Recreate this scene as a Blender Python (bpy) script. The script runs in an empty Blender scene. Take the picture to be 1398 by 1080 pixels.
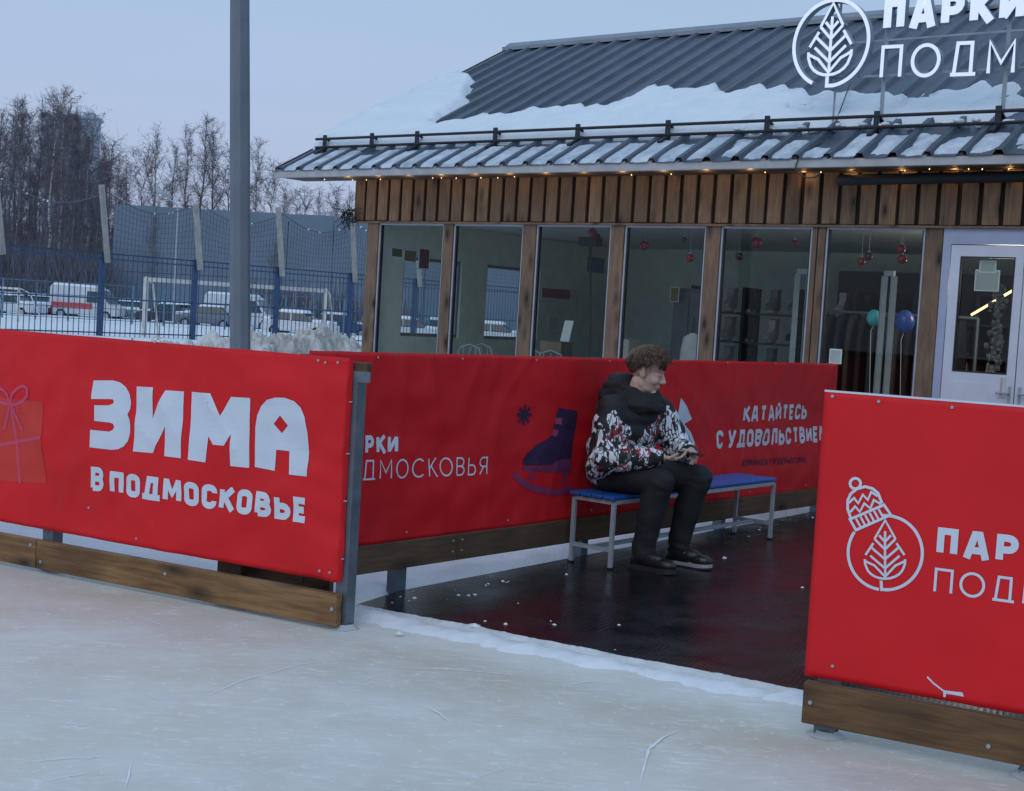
import bpy, bmesh, math, random
from mathutils import Vector, Matrix, noise
from mathutils.geometry import tessellate_polygon
random.seed(7)
sc = bpy.context.scene
COL = sc.collection
rad = math.radians

# ------------------------------------------------------------------ camera
FPX, CH, SLOPE, HY0, CX, CY = 1900.0, 1.5, .0588, 390.0, 699.0, 540.0
ROLL = math.atan(SLOPE)
PITCH = math.atan((CY-(HY0+SLOPE*CX))*math.cos(ROLL)/FPX)
fw = Vector((0, math.cos(PITCH), -math.sin(PITCH))); rt = Vector((1, 0, 0)); up = rt.cross(fw)
cx_ = rt*math.cos(ROLL)+up*math.sin(ROLL); cy_ = -rt*math.sin(ROLL)+up*math.cos(ROLL)
cam = bpy.data.cameras.new('camera'); camo = bpy.data.objects.new('camera', cam); COL.objects.link(camo)
cam.sensor_width = 36; cam.lens = FPX/1398*36; cam.clip_start = .1; cam.clip_end = 3000
M = Matrix((( cx_.x, cy_.x, -fw.x, 0), (cx_.y, cy_.y, -fw.y, 0), (cx_.z, cy_.z, -fw.z, CH), (0, 0, 0, 1)))
camo.matrix_world = M
sc.camera = camo
# ------------------------------------------------------------------ world, sun, exposure (overcast dusk)
w = bpy.data.worlds.new('World'); sc.world = w; w.use_nodes = True
nt = w.node_tree; nt.nodes.clear()
out = nt.nodes.new('ShaderNodeOutputWorld'); mix = nt.nodes.new('ShaderNodeMixShader')
b1 = nt.nodes.new('ShaderNodeBackground'); b2 = nt.nodes.new('ShaderNodeBackground')
sky = nt.nodes.new('ShaderNodeTexSky'); sky.sky_type = 'NISHITA'; sky.sun_disc = False
SUN_EL, SUN_AZ = rad(38), rad(205)      # low diffuse light from behind the camera's left shoulder
sky.sun_elevation = SUN_EL; sky.sun_rotation = SUN_AZ
sky.air_density = 1.6; sky.dust_density = 3.0
b1.inputs[1].default_value = .07
tc = nt.nodes.new('ShaderNodeTexCoord'); sep = nt.nodes.new('ShaderNodeSeparateXYZ'); rp = nt.nodes.new('ShaderNodeValToRGB')
nt.links.new(tc.outputs['Generated'], sep.inputs[0]); nt.links.new(sep.outputs[2], rp.inputs[0])
rp.color_ramp.elements[0].position = 0.0; rp.color_ramp.elements[0].color = (.42, .48, .67, 1)
rp.color_ramp.elements[1].position = .28; rp.color_ramp.elements[1].color = (.335, .49, .69, 1)
e = rp.color_ramp.elements.new(.10); e.color = (.40, .49, .685, 1)
nz = nt.nodes.new('ShaderNodeTexNoise'); nz.inputs['Scale'].default_value = 1.7; nz.inputs['Detail'].default_value = 3
mp = nt.nodes.new('ShaderNodeMapping'); mp.inputs['Scale'].default_value = (1, 1, 3.5)
nt.links.new(tc.outputs['Generated'], mp.inputs[0]); nt.links.new(mp.outputs[0], nz.inputs[0])
mr = nt.nodes.new('ShaderNodeMapRange'); mr.inputs[3].default_value = .93; mr.inputs[4].default_value = 1.07
nt.links.new(nz.outputs[0], mr.inputs[0])
vm = nt.nodes.new('ShaderNodeVectorMath'); vm.operation = 'SCALE'
nt.links.new(rp.outputs[0], vm.inputs[0]); nt.links.new(mr.outputs[0], vm.inputs['Scale'])
nt.links.new(sky.outputs[0], b1.inputs[0]); nt.links.new(vm.outputs[0], b2.inputs[0]); b2.inputs[1].default_value = 1.12
mix.inputs[0].default_value = .93
nt.links.new(b1.outputs[0], mix.inputs[1]); nt.links.new(b2.outputs[0], mix.inputs[2]); nt.links.new(mix.outputs[0], out.inputs[0])
sl = bpy.data.lights.new('sun', 'SUN'); sl.energy = .55; sl.angle = rad(40); sl.color = (1, .95, .9)
so = bpy.data.objects.new('sun', sl); COL.objects.link(so)
sd = Vector((math.sin(SUN_AZ)*math.cos(SUN_EL), math.cos(SUN_AZ)*math.cos(SUN_EL), math.sin(SUN_EL)))
so.rotation_euler = sd.to_track_quat('Z', 'Y').to_euler(); so.location = (-20, -30, 40)
sc.view_settings.view_transform = 'Standard'; sc.view_settings.look = 'None'
sc.view_settings.exposure = 0; sc.view_settings.gamma = 1; sc.view_settings.use_curve_mapping = False
sc.render.engine = 'CYCLES'
sc.cycles.max_bounces = 8; sc.cycles.transparent_max_bounces = 16

# ------------------------------------------------------------------ measuring helpers: a sight line meets a real plane
def ray(x, y):
    u = x-CX; v = CY-y
    return fw*FPX+cx_*u+cy_*v
def gnd(x, y, z=0.0):
    d = ray(x, y); t = (z-CH)/d.z; return Vector((d.x*t, d.y*t, z))
def at(x, y, D):
    d = ray(x, y); d = d*(D/d.y); return Vector((d.x, D, CH+d.z))
class Plane:                                   # a vertical plane: s along, off towards the viewer's side, z up
    def __init__(self, o, ang):
        a = rad(ang); self.o = Vector((o[0], o[1], 0)); self.u = Vector((math.cos(a), math.sin(a), 0)); self.n = Vector((self.u.y, -self.u.x, 0)); self.ang = a
    def p(self, s, off, z): return self.o+self.u*s+self.n*off+Vector((0, 0, z))
    def sz(self, x, y, off=0.0):
        d = ray(x, y); o = self.o+self.n*off; t = (o.dot(self.n))/(d.dot(self.n)); q = d*t
        return ((q-o).dot(self.u), q.z+CH)

# ------------------------------------------------------------------ materials
MATS = {}
def nodes_of(name):
    m = bpy.data.materials.new(name); m.use_nodes = True; return m, m.node_tree, m.node_tree.nodes['Principled BSDF']
def L(nt, a, b): nt.links.new(a, b)
def ramp(nt, fac, stops):
    r = nt.nodes.new('ShaderNodeValToRGB'); L(nt, fac, r.inputs[0]); els = r.color_ramp.elements
    els[0].position, els[0].color = stops[0][0], (*stops[0][1], 1)
    els[1].position, els[1].color = stops[-1][0], (*stops[-1][1], 1)
    for p, c in stops[1:-1]:
        e = els.new(p); e.color = (*c, 1)
    return r.outputs[0]
def coords(nt, scale=(1, 1, 1), kind='Object', rot=(0, 0, 0)):
    t = nt.nodes.new('ShaderNodeTexCoord'); m = nt.nodes.new('ShaderNodeMapping')
    m.inputs['Scale'].default_value = scale; m.inputs['Rotation'].default_value = rot; L(nt, t.outputs[kind], m.inputs[0]); return m.outputs[0]
def noise_(nt, vec, scale, detail=4, rough=.55, dist=0):
    n = nt.nodes.new('ShaderNodeTexNoise'); n.inputs['Scale'].default_value = scale; n.inputs['Detail'].default_value = detail
    n.inputs['Roughness'].default_value = rough; n.inputs['Distortion'].default_value = dist; L(nt, vec, n.inputs['Vector']); return n.outputs[0]
def bump(nt, bsdf, h, strength=.3, dist=.01, prev=None):
    b = nt.nodes.new('ShaderNodeBump'); b.inputs['Strength'].default_value = strength; b.inputs['Distance'].default_value = dist
    L(nt, h, b.inputs['Height'])
    if prev is not None: L(nt, prev, b.inputs['Normal'])
    L(nt, b.outputs[0], bsdf.inputs['Normal']); return b.outputs[0]
def mixc(nt, fac, a, b, mode='MIX'):
    m = nt.nodes.new('ShaderNodeMix'); m.data_type = 'RGBA'; m.blend_type = mode
    if hasattr(fac, 'links'): L(nt, fac, m.inputs[0])
    else: m.inputs[0].default_value = fac
    for v, i in ((a, 6), (b, 7)):
        if hasattr(v, 'links'): L(nt, v, m.inputs[i])
        else: m.inputs[i].default_value = (*v, 1)
    return m.outputs[2]
def math_(nt, op, a, b=0.0):
    m = nt.nodes.new('ShaderNodeMath'); m.operation = op
    for v, i in ((a, 0), (b, 1)):
        if hasattr(v, 'links'): L(nt, v, m.inputs[i])
        else: m.inputs[i].default_value = v
    return m.outputs[0]
def vary(nt, col, lo=.8, hi=1.2):
    oi = nt.nodes.new('ShaderNodeObjectInfo'); r = nt.nodes.new('ShaderNodeMapRange')
    r.inputs[3].default_value = lo; r.inputs[4].default_value = hi; L(nt, oi.outputs['Random'], r.inputs[0])
    v = nt.nodes.new('ShaderNodeVectorMath'); v.operation = 'SCALE'; L(nt, col, v.inputs[0]); L(nt, r.outputs[0], v.inputs['Scale']); return v.outputs[0]
def plain(name, col, rough=.5, metal=0, nscale=6, amt=.18, bstr=.1, bscale=60, bdist=.002, spec=None):
    if name in MATS: return MATS[name]
    m, nt, b = nodes_of(name); c = coords(nt)
    n = noise_(nt, c, nscale, 5)
    L(nt, ramp(nt, n, [(.3, tuple(v*(1-amt) for v in col)), (.7, tuple(min(1, v*(1+amt)) for v in col))]), b.inputs['Base Color'])
    r = noise_(nt, c, nscale*2.3, 3)
    mr = nt.nodes.new('ShaderNodeMapRange'); mr.inputs[3].default_value = max(0, rough-.1); mr.inputs[4].default_value = min(1, rough+.1); L(nt, r, mr.inputs[0]); L(nt, mr.outputs[0], b.inputs['Roughness'])
    b.inputs['Metallic'].default_value = metal
    if spec is not None: b.inputs['Specular IOR Level'].default_value = spec
    if bstr: bump(nt, b, noise_(nt, c, bscale, 4), bstr, bdist)
    MATS[name] = m; return m
def wood(name, light, dark, lo=.7, hi=1.25, knots=True, rough=.65):
    m, nt, b = nodes_of(name)
    oi = nt.nodes.new('ShaderNodeObjectInfo'); t = nt.nodes.new('ShaderNodeTexCoord')
    off = nt.nodes.new('ShaderNodeVectorMath'); off.operation = 'ADD'
    sc_ = nt.nodes.new('ShaderNodeVectorMath'); sc_.operation = 'SCALE'; sc_.inputs[0].default_value = (37, 23, 11); L(nt, oi.outputs['Random'], sc_.inputs['Scale'])
    L(nt, t.outputs['Object'], off.inputs[0]); L(nt, sc_.outputs[0], off.inputs[1])
    def mapped(s):
        q = nt.nodes.new('ShaderNodeMapping'); q.inputs['Scale'].default_value = s; L(nt, off.outputs[0], q.inputs[0]); return q.outputs[0]
    g = noise_(nt, mapped((1.6, 22, 22)), 2.2, 6, .6, .6)
    g2 = noise_(nt, mapped((3, 60, 60)), 3, 3)
    blot = noise_(nt, mapped((1.2, 2.5, 2.5)), 2.2, 3)
    c = ramp(nt, g, [(.3, dark), (.52, tuple((a+d)/2 for a, d in zip(light, dark))), (.75, light)])
    c = mixc(nt, math_(nt, 'MULTIPLY', g2, .35), c, dark)
    c = mixc(nt, ramp(nt, blot, [(.4, (0, 0, 0)), (.75, (.6, .6, .6))]), c, tuple(v*.5 for v in dark))
    if knots:
        v = nt.nodes.new('ShaderNodeTexVoronoi'); v.inputs['Scale'].default_value = 1.0; L(nt, mapped((2.6, 7, 7)), v.inputs['Vector'])
        k = ramp(nt, v.outputs['Distance'], [(.07, (1, 1, 1)), (.16, (.55, .55, .55)), (.36, (0, 0, 0))])
        c = mixc(nt, k, c, (.012, .007, .004))
    c = vary(nt, c, lo, hi)
    L(nt, c, b.inputs['Base Color']); b.inputs['Roughness'].default_value = rough
    bump(nt, b, g, .35, .003)
    MATS[name] = m; return m
WOOD_K = wood('kick_board_wood', (.36, .20, .075), (.12, .055, .02))
WOOD_D = wood('dark_stained_wood', (.16, .09, .048), (.065, .036, .02))
WOOD_P = wood('facade_plank_wood', (.29, .18, .10), (.13, .078, .044), .68, 1.3)
WOOD_C = wood('window_post_wood', (.28, .175, .105), (.13, .08, .05), .85, 1.15)
WOOD_G = wood('weathered_timber', (.45, .44, .42), (.26, .24, .22), .85, 1.1, False)
STEEL = plain('galvanised_steel', (.15, .18, .215), .5, .55, 9, .25, .15, 40)
STEEL2 = plain('painted_grey_steel', (.33, .37, .42), .45, .1, 9, .12, .1, 50)
POLEM = plain('lamp_pole_paint', (.15, .175, .215), .55, .2, 3, .14, .2, 25)
BLACK = plain('black_plastic', (.012, .013, .016), .45)
DARKM = plain('dark_metal', (.025, .028, .035), .5, .3)
WHITEP = plain('white_print', (.62, .68, .78), .5, amt=.04, bstr=0)
def banner_mat(name, col):
    m, nt, b = nodes_of(name); c = coords(nt)
    n = noise_(nt, c, 1.4, 4)
    cc = ramp(nt, n, [(.3, tuple(v*.88 for v in col)), (.7, tuple(v*1.06 for v in col))])
    d = noise_(nt, coords(nt, (1, 1, .35)), 9, 6, .7)
    cc = mixc(nt, ramp(nt, d, [(.62, (0, 0, 0)), (.85, (.3, .3, .3))]), cc, (.22, .02, .03))
    L(nt, cc, b.inputs['Base Color']); b.inputs['Roughness'].default_value = .46; b.inputs['Specular IOR Level'].default_value = .22
    h = noise_(nt, c, 3.5, 5, .5, .4); p = bump(nt, b, h, .5, .014)
    wv = noise_(nt, c, 600, 1); bump(nt, b, wv, .06, .0006, p)
    MATS[name] = m; return m
RED = banner_mat('red_vinyl', (.70, .015, .021))
RED2 = banner_mat('red_vinyl_back_banner', (.64, .013, .02))
def thin_glass(name, tint, refl=1.0):
    m = bpy.data.materials.new(name); m.use_nodes = True; nt = m.node_tree; nt.nodes.clear()
    o = nt.nodes.new('ShaderNodeOutputMaterial'); t = nt.nodes.new('ShaderNodeBsdfTransparent'); g = nt.nodes.new('ShaderNodeBsdfGlossy'); mx = nt.nodes.new('ShaderNodeMixShader')
    t.inputs[0].default_value = (*tint, 1); g.inputs['Roughness'].default_value = .015
    f = nt.nodes.new('ShaderNodeLayerWeight'); f.inputs[0].default_value = .5
    L(nt, math_(nt, 'ADD', math_(nt, 'MULTIPLY', math_(nt, 'POWER', f.outputs['Facing'], 5.0), refl), .045*refl), mx.inputs[0]); L(nt, t.outputs[0], mx.inputs[1]); L(nt, g.outputs[0], mx.inputs[2]); L(nt, mx.outputs[0], o.inputs[0])
    bp = nt.nodes.new('ShaderNodeBump'); bp.inputs['Strength'].default_value = .05; bp.inputs['Distance'].default_value = .01
    L(nt, noise_(nt, coords(nt), 1.3, 2), bp.inputs['Height']); L(nt, bp.outputs[0], g.inputs['Normal'])
    MATS[name] = m; return m
GLASS = thin_glass('window_glass', (.88, .92, .91), .55)
def snow_mat(name, c0=(.74, .79, .86), c1=(.86, .88, .9), dirt=None, rough=.6, bs=.5, scale=4.0):
    m, nt, b = nodes_of(name); c = coords(nt)
    n = noise_(nt, c, scale, 6, .6); cc = ramp(nt, n, [(.3, c0), (.7, c1)])
    if dirt:
        d = noise_(nt, c, scale*.7, 7, .7, .4); cc = mixc(nt, ramp(nt, d, [(.45, (0, 0, 0)), (.72, (.8, .8, .8))]), cc, dirt)
    L(nt, cc, b.inputs['Base Color']); b.inputs['Roughness'].default_value = rough
    p = bump(nt, b, noise_(nt, c, scale*5, 6, .6), bs, .02); bump(nt, b, noise_(nt, c, scale*45, 3), bs*.5, .003, p)
    MATS[name] = m; return m
SNOW = snow_mat('snow'); SNOWR = snow_mat('roof_snow', (.70, .77, .86), (.80, .85, .9), scale=3)
SNOWD = snow_mat('dirty_snow', (.50, .51, .53), (.70, .70, .70), (.24, .19, .15), .8, .8, 3)
def emis(name, col, s):
    m, nt, b = nodes_of(name); b.inputs['Base Color'].default_value = (*col, 1); b.inputs['Emission Color'].default_value = (*col, 1); b.inputs['Emission Strength'].default_value = s; MATS[name] = m; return m

# ------------------------------------------------------------------ object helpers
def tag(o, label=None, cat=None, group=None, kind=None):
    if label: o['label'] = label
    if cat: o['category'] = cat
    if group: o['group'] = group
    if kind: o['kind'] = kind
    return o
def T(name, label, cat, base, group=None):
    o = bpy.data.objects.new(name, None); o.empty_display_size = .2; COL.objects.link(o); o.location = base
    return tag(o, label, cat, group)
def base_of(o):
    v = Vector((0, 0, 0))
    while o is not None: v += o.location; o = o.parent
    return v
def link(name, me, mat=None, parent=None, loc=None, rot=None, smooth=False):
    """loc/rot in world terms; the parent chain has no rotation"""
    o = bpy.data.objects.new(name, me); COL.objects.link(o)
    if mat is not None and not me.materials:
        for m in (mat if isinstance(mat, (list, tuple)) else [mat]): me.materials.append(m)
    if parent is not None: o.parent = parent
    if loc is not None: o.location = Vector(loc)-(base_of(parent) if parent else Vector((0, 0, 0)))
    if rot is not None: o.rotation_euler = rot
    if smooth: me.polygons.foreach_set('use_smooth', [True]*len(me.polygons))
    return o
class MB:
    def __init__(s): s.v = []; s.f = []; s.m = []
    def add(s, vs, fs, mi=0):
        k = len(s.v); s.v += [tuple(v) for v in vs]; s.f += [tuple(i+k for i in f) for f in fs]; s.m += [mi]*len(fs)
    def boxm(s, c, ax, ay, az, mi=0):          # centre and three half-axis vectors
        c = Vector(c); vs = [c+ax*i+ay*j+az*k for i in (-1, 1) for j in (-1, 1) for k in (-1, 1)]
        fs = [(0, 1, 3, 2), (4, 6, 7, 5), (0, 4, 5, 1), (2, 3, 7, 6), (0, 2, 6, 4), (1, 5, 7, 3)]
        if ax.cross(ay).dot(az) < 0: fs = [f[::-1] for f in fs]
        s.add(vs, fs, mi)
    def box(s, c, d, rz=0, mi=0):
        a = Matrix.Rotation(rz, 3, 'Z'); s.boxm(c, a@Vector((d[0]/2, 0, 0)), a@Vector((0, d[1]/2, 0)), Vector((0, 0, d[2]/2)), mi)
    def pbox(s, P, s0, s1, o0, o1, z0, z1, mi=0):   # box in a Plane's frame
        s.boxm(P.p((s0+s1)/2, (o0+o1)/2, (z0+z1)/2), P.u*abs(s1-s0)/2, P.n*abs(o1-o0)/2, Vector((0, 0, abs(z1-z0)/2)), mi)
    def beam(s, a, b, w, h=None, upv=Vector((0, 0, 1)), mi=0):
        a = Vector(a); b = Vector(b); h = h or w; d = (b-a); l = d.length
        if l < 1e-6: return
        d.normalize(); x = d.cross(upv)
        if x.length < 1e-3: x = d.cross(Vector((1, 0, 0)))
        x.normalize(); y = x.cross(d).normalized()
        s.boxm((a+b)/2, d*l/2, x*w/2, y*h/2, mi)
    def tube(s, pts, r, n=8, mi=0, cap=True):
        pts = [Vector(p) for p in pts]; rs = r if isinstance(r, (list, tuple)) else [r]*len(pts); k = len(s.v); ref = None
        for i, p in enumerate(pts):
            d = (pts[min(i+1, len(pts)-1)]-pts[max(i-1, 0)]).normalized()
            if ref is None: ref = Vector((0, 0, 1)) if abs(d.z) < .9 else Vector((1, 0, 0))
            x = d.cross(ref)
            if x.length < 1e-4: x = d.cross(Vector((0, 1, 0)))
            x.normalize(); y = x.cross(d); ref = y.cross(x)*-1 if False else ref
            for j in range(n):
                a = 2*math.pi*j/n; s.v.append(tuple(p+(x*math.cos(a)+y*math.sin(a))*rs[i]))
        for i in range(len(pts)-1):
            for j in range(n):
                a, b = k+i*n+j, k+i*n+(j+1) % n; s.f.append((a, b, b+n, a+n)); s.m.append(mi)
        if cap:
            s.f.append(tuple(k+j for j in range(n))[::-1]); s.m.append(mi)
            s.f.append(tuple(k+(len(pts)-1)*n+j for j in range(n))); s.m.append(mi)
    def ell(s, c, r, nu=12, nv=8, rot=None, mi=0):
        c = Vector(c); vs = []; 
        for i in range(nv+1):
            t = math.pi*i/nv
            for j in range(nu):
                a = 2*math.pi*j/nu; v = Vector((math.sin(t)*math.cos(a)*r[0], math.sin(t)*math.sin(a)*r[1], math.cos(t)*r[2]))
                vs.append(c+(rot@v if rot else v))
        s.add(vs, [(i*nu+j, (i+1)*nu+j, (i+1)*nu+(j+1) % nu, i*nu+(j+1) % nu) for i in range(nv) for j in range(nu)], mi)
    def build(s, name, mat=None, parent=None, smooth=False, bevel=0, loc=None):
        base = base_of(parent) if parent is not None else Vector((0, 0, 0))
        if loc is not None and parent is None: base = Vector(loc)
        me = bpy.data.meshes.new(name); me.from_pydata([(v[0]-base.x, v[1]-base.y, v[2]-base.z) for v in s.v], [], s.f)
        if any(s.m): me.polygons.foreach_set('material_index', s.m)
        if bevel:
            bm = bmesh.new(); bm.from_mesh(me); bmesh.ops.remove_doubles(bm, verts=bm.verts, dist=1e-6)
            es = [e for e in bm.edges if len(e.link_faces) == 2 and e.calc_face_angle(0) > .6]
            bmesh.ops.bevel(bm, geom=es, offset=bevel, segments=2, affect='EDGES', clamp_overlap=True); bm.to_mesh(me); bm.free()
        me.validate()
        o = link(name, me, mat, parent, smooth=smooth)
        if loc is not None and parent is None: o.location = base
        return o
BM_ = {}
def board(name, a, b, w, h, mat, parent, n=None, bevel=.003, jit=0):
    """one plank from a to b, w thick along n, h the third way; alike planks share a mesh"""
    a = Vector(a); b = Vector(b); l = (b-a).length; key = (round(l, 3), w, h, bevel, mat.name)
    if key not in BM_:
        m = MB(); m.boxm((0, 0, 0), Vector((l/2, 0, 0)), Vector((0, w/2, 0)), Vector((0, 0, h/2)))
        me = bpy.data.meshes.new(name); me.from_pydata(m.v, [], m.f)
        if bevel:
            bm = bmesh.new(); bm.from_mesh(me); bmesh.ops.bevel(bm, geom=bm.edges[:], offset=bevel, segments=1, affect='EDGES'); bm.to_mesh(me); bm.free()
        me.materials.append(mat); BM_[key] = me
    d = (b-a).normalized(); n = Vector(n) if n is not None else Vector((0, 1, 0)); z = d.cross(n).normalized(); y = z.cross(d)
    R = Matrix((d, y, z)).transposed()
    if jit: R = R@Matrix.Rotation(random.uniform(-jit, jit), 3, 'Y')
    return link(name, BM_[key], None, parent, (a+b)/2, R.to_euler())
def evalmesh(o, name):
    dg = bpy.context.evaluated_depsgraph_get(); me = bpy.data.meshes.new_from_object(o.evaluated_get(dg)); me.name = name
    bpy.data.objects.remove(o); return me

# ================================================================== GROUND
LF = Plane((-.684, 6.367), -28.86)      # rink fence, left run (s=0 at its steel end post, s<0 to the left)
RF = Plane((1.212, 5.127), -28.8)       # rink fence, right run (s=0 at its first post)
BF = Plane((-.494-.808*.05, 7.270+.589*.05), 53.87)       # fence at the back of the skaters' entrance
FC = Plane((-1.96, 16.445), -37.0)      # pavilion facade; off>0 towards the rink
def fbm(x, y, s, o=4): return noise.fractal(Vector((x*s, y*s, 3.7)), .6, 2.0, o)
ice_back = lambda P, s: P.p(s, -.22, 0)
# broad snowfield, one sheet to the horizon
m = MB(); NX, NY = 70, 90
xs = [math.copysign(abs(t)**2.6*1500, t) for t in [(-1+2*i/NX) for i in range(NX+1)]]
ys = [-40+1540*(j/NY)**2.6 for j in range(NY+1)]
def gz(x, y):
    z = -.07
    if y > 48: z -= .19*min(1, (y-48)/8)
    if y > 30: z += .05*fbm(x, y, .12)
    return z
m.add([(x, y, gz(x, y)) for y in ys for x in xs], [(j*(NX+1)+i, j*(NX+1)+i+1, (j+1)*(NX+1)+i+1, (j+1)*(NX+1)+i) for j in range(NY) for i in range(NX)])
tag(m.build('snow_field', SNOW, smooth=True), kind='structure')
# near snow between the fences and the pavilion
fl = (gnd(486, 829)); fr = gnd(1100, 949); fd = (fr-fl).normalized()
MATP = Plane((fl.x, fl.y), math.degrees(math.atan2(fd.y, fd.x)))
def in_mat(x, y):
    p = Vector((x, y, 0)); a = (p-BF.o); b = (p-MATP.o)
    f = FC.o; v = (p-f).dot(FC.n)
    sb = a.dot(BF.u)
    d1 = a.dot(BF.n)                  # >0: entrance side of the back fence
    if sb > 5.55: d1 = max(d1, min(sb-5.55, 3))
    return min(d1, -b.dot(MATP.n), v-.02)      # >0 inside
def in_ice(x, y):
    p = Vector((x, y, 0))
    return (p-LF.o).dot(LF.n)+.10          # >0 rink side
m = MB(); st = .07; nx, ny = int(20/st), int(21/st)
pts = []
for j in range(ny+1):
    for i in range(nx+1):
        x, y = -13+i*st, 4+j*st
        k = max(in_mat(x, y)+.03*fbm(x, y, 3), in_ice(x, y)+.05*fbm(x, y, 4)); h = .035+.03*fbm(x, y, 1.1)+.014*fbm(x, y, 9)
        t = min(1, max(0, -k/.12)); pts.append((x, y, -.05+(h+.05)*t*t*(3-2*t)))
m.add(pts, [(j*(nx+1)+i, j*(nx+1)+i+1, (j+1)*(nx+1)+i+1, (j+1)*(nx+1)+i) for j in range(ny) for i in range(nx) if max(in_mat(-13+i*st, 4+j*st), in_ice(-13+i*st, 4+j*st)) < .4])
tag(m.build('trodden_snow', SNOW, smooth=True), kind='structure')
# rink ice
mi, nt, b = nodes_of('rink_ice'); c = coords(nt)
n1 = noise_(nt, c, .55, 5, .55, .5); n2 = noise_(nt, c, 2.6, 6, .6); 
cc = ramp(nt, n1, [(.32, (.60, .595, .55)), (.5, (.69, .68, .635)), (.68, (.66, .61, .51))])
cc = mixc(nt, ramp(nt, n2, [(.45, (0, 0, 0)), (.72, (.6, .6, .6))]), cc, (.77, .775, .75))
# brownish stain that follows the foot of the boards
geo = nt.nodes.new('ShaderNodeNewGeometry'); dp = nt.nodes.new('ShaderNodeVectorMath'); dp.operation = 'DOT_PRODUCT'
sb_ = nt.nodes.new('ShaderNodeVectorMath'); sb_.operation = 'SUBTRACT'; L(nt, geo.outputs['Position'], sb_.inputs[0]); sb_.inputs[1].default_value = LF.o
L(nt, sb_.outputs[0], dp.inputs[0]); dp.inputs[1].default_value = LF.n
near = ramp(nt, math_(nt, 'ADD', dp.outputs['Value'], math_(nt, 'MULTIPLY', math_(nt, 'SUBTRACT', n2, .5), .7)), [(.0, (.0, .0, .0)), (.18, (.75, .75, .75)), (.42, (.55, .55, .55)), (.95, (0, 0, 0))])
cc = mixc(nt, mixc(nt, 1.0, near, ramp(nt, n1, [(.35, (.25, .25, .25)), (.6, (1, 1, 1))]), 'MULTIPLY'), cc, (.55, .49, .40))
def scratch(rot, sx, sy, lo, seed):
    v = coords(nt, (sx, sy, 1), 'Object', (0, 0, rot)); n = noise_(nt, v, 1.0, 3, .5, .25)
    r = math_(nt, 'ABSOLUTE', math_(nt, 'SUBTRACT', n, .5)); 
    k = ramp(nt, r, [(0.0, (1, 1, 1)), (lo, (.3, .3, .3)), (lo*2, (0, 0, 0))])
    g = noise_(nt, coords(nt, (1, 1, 1), 'Object', (0, 0, rot+seed)), 3.1+seed, 3)
    return mixc(nt, 1.0, k, ramp(nt, g, [(.5, (0, 0, 0)), (.66, (1, 1, 1))]), 'MULTIPLY')
for a in ((.35, 1.3, 9, .008, .3), (1.1, .9, 12, .006, 1.2), (-.5, 1.1, 14, .005, 2.1), (2.2, 1.6, 7, .006, 3.3), (.1, 3, 22, .012, 4.1)):
    cc = mixc(nt, math_(nt, 'MULTIPLY', scratch(*a), .7), cc, (.90, .92, .94))
fl_ = noise_(nt, c, 26, 3, .6); cc = mixc(nt, ramp(nt, fl_, [(.60, (0, 0, 0)), (.72, (.7, .7, .7))]), cc, (.86, .88, .90))
L(nt, cc, b.inputs['Base Color'])
mr_ = nt.nodes.new('ShaderNodeMapRange'); mr_.inputs[3].default_value = .34; mr_.inputs[4].default_value = .7; L(nt, n2, mr_.inputs[0]); L(nt, mr_.outputs[0], b.inputs['Roughness'])
b.inputs['IOR'].default_value = 1.31
p = bump(nt, b, noise_(nt, c, 3.2, 6, .62), .5, .014); bump(nt, b, noise_(nt, c, 55, 4), .2, .0015, p)
m = MB()
A = LF.p(-40, -.7, 0); B = LF.p(0, -.7, 0); Cq = RF.p(40, -.7, 0)
m.add([A, B, Cq, Cq+Vector((10, -70, 0)), A+Vector((0, -70, 0))], [(0, 4, 3, 2, 1)])
tag(m.build('rink_ice', mi), kind='structure')
# skate scratches, thin curved grooves filled with frost
SCR = plain('frost', (.86, .89, .92), .9, amt=.05, bstr=0)
m = MB()
def sc_line(pts, wd):
    q = [gnd(*p, z=.0) for p in pts]; P = []
    for i in range(len(q)-1):
        for k in range(5): P.append(q[i].lerp(q[i+1], k/5))
    P.append(q[-1]); vs = []
    for i, p in enumerate(P):
        d = (P[min(i+1, len(P)-1)]-P[max(i-1, 0)]).normalized(); nn = Vector((-d.y, d.x, 0)); t = i/(len(P)-1)
        ww = wd*math.sin(math.pi*min(.97, max(.03, t)))*random.uniform(.5, 1.1); vs += [p+nn*ww+Vector((0, 0, .004)), p-nn*ww+Vector((0, 0, .004))]
    m.add(vs, [(2*i, 2*i+1, 2*i+3, 2*i+2) for i in range(len(P)-1)])
sc_line([(580, 965), (600, 975), (618, 991)], .006)
sc_line([(932, 996), (905, 1008), (886, 1024), (880, 1045), (872, 1078)], .0065)
sc_line([(745, 940), (810, 931), (850, 936)], .004)
sc_line([(500, 912), (620, 915), (760, 928)], .003)
sc_line([(230, 975), (330, 930), (410, 908), (500, 897)], .003)
sc_line([(30, 1042), (100, 1036), (165, 1034)], .003)
sc_line([(170, 1078), (176, 1060), (178, 1042)], .004)
sc_line([(180, 840), (210, 850), (240, 862)], .0025)
sc_line([(60, 1068), (100, 1060), (125, 1056)], .003)
sc_line([(1060, 975), (1100, 980), (1180, 960)], .002)
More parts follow.
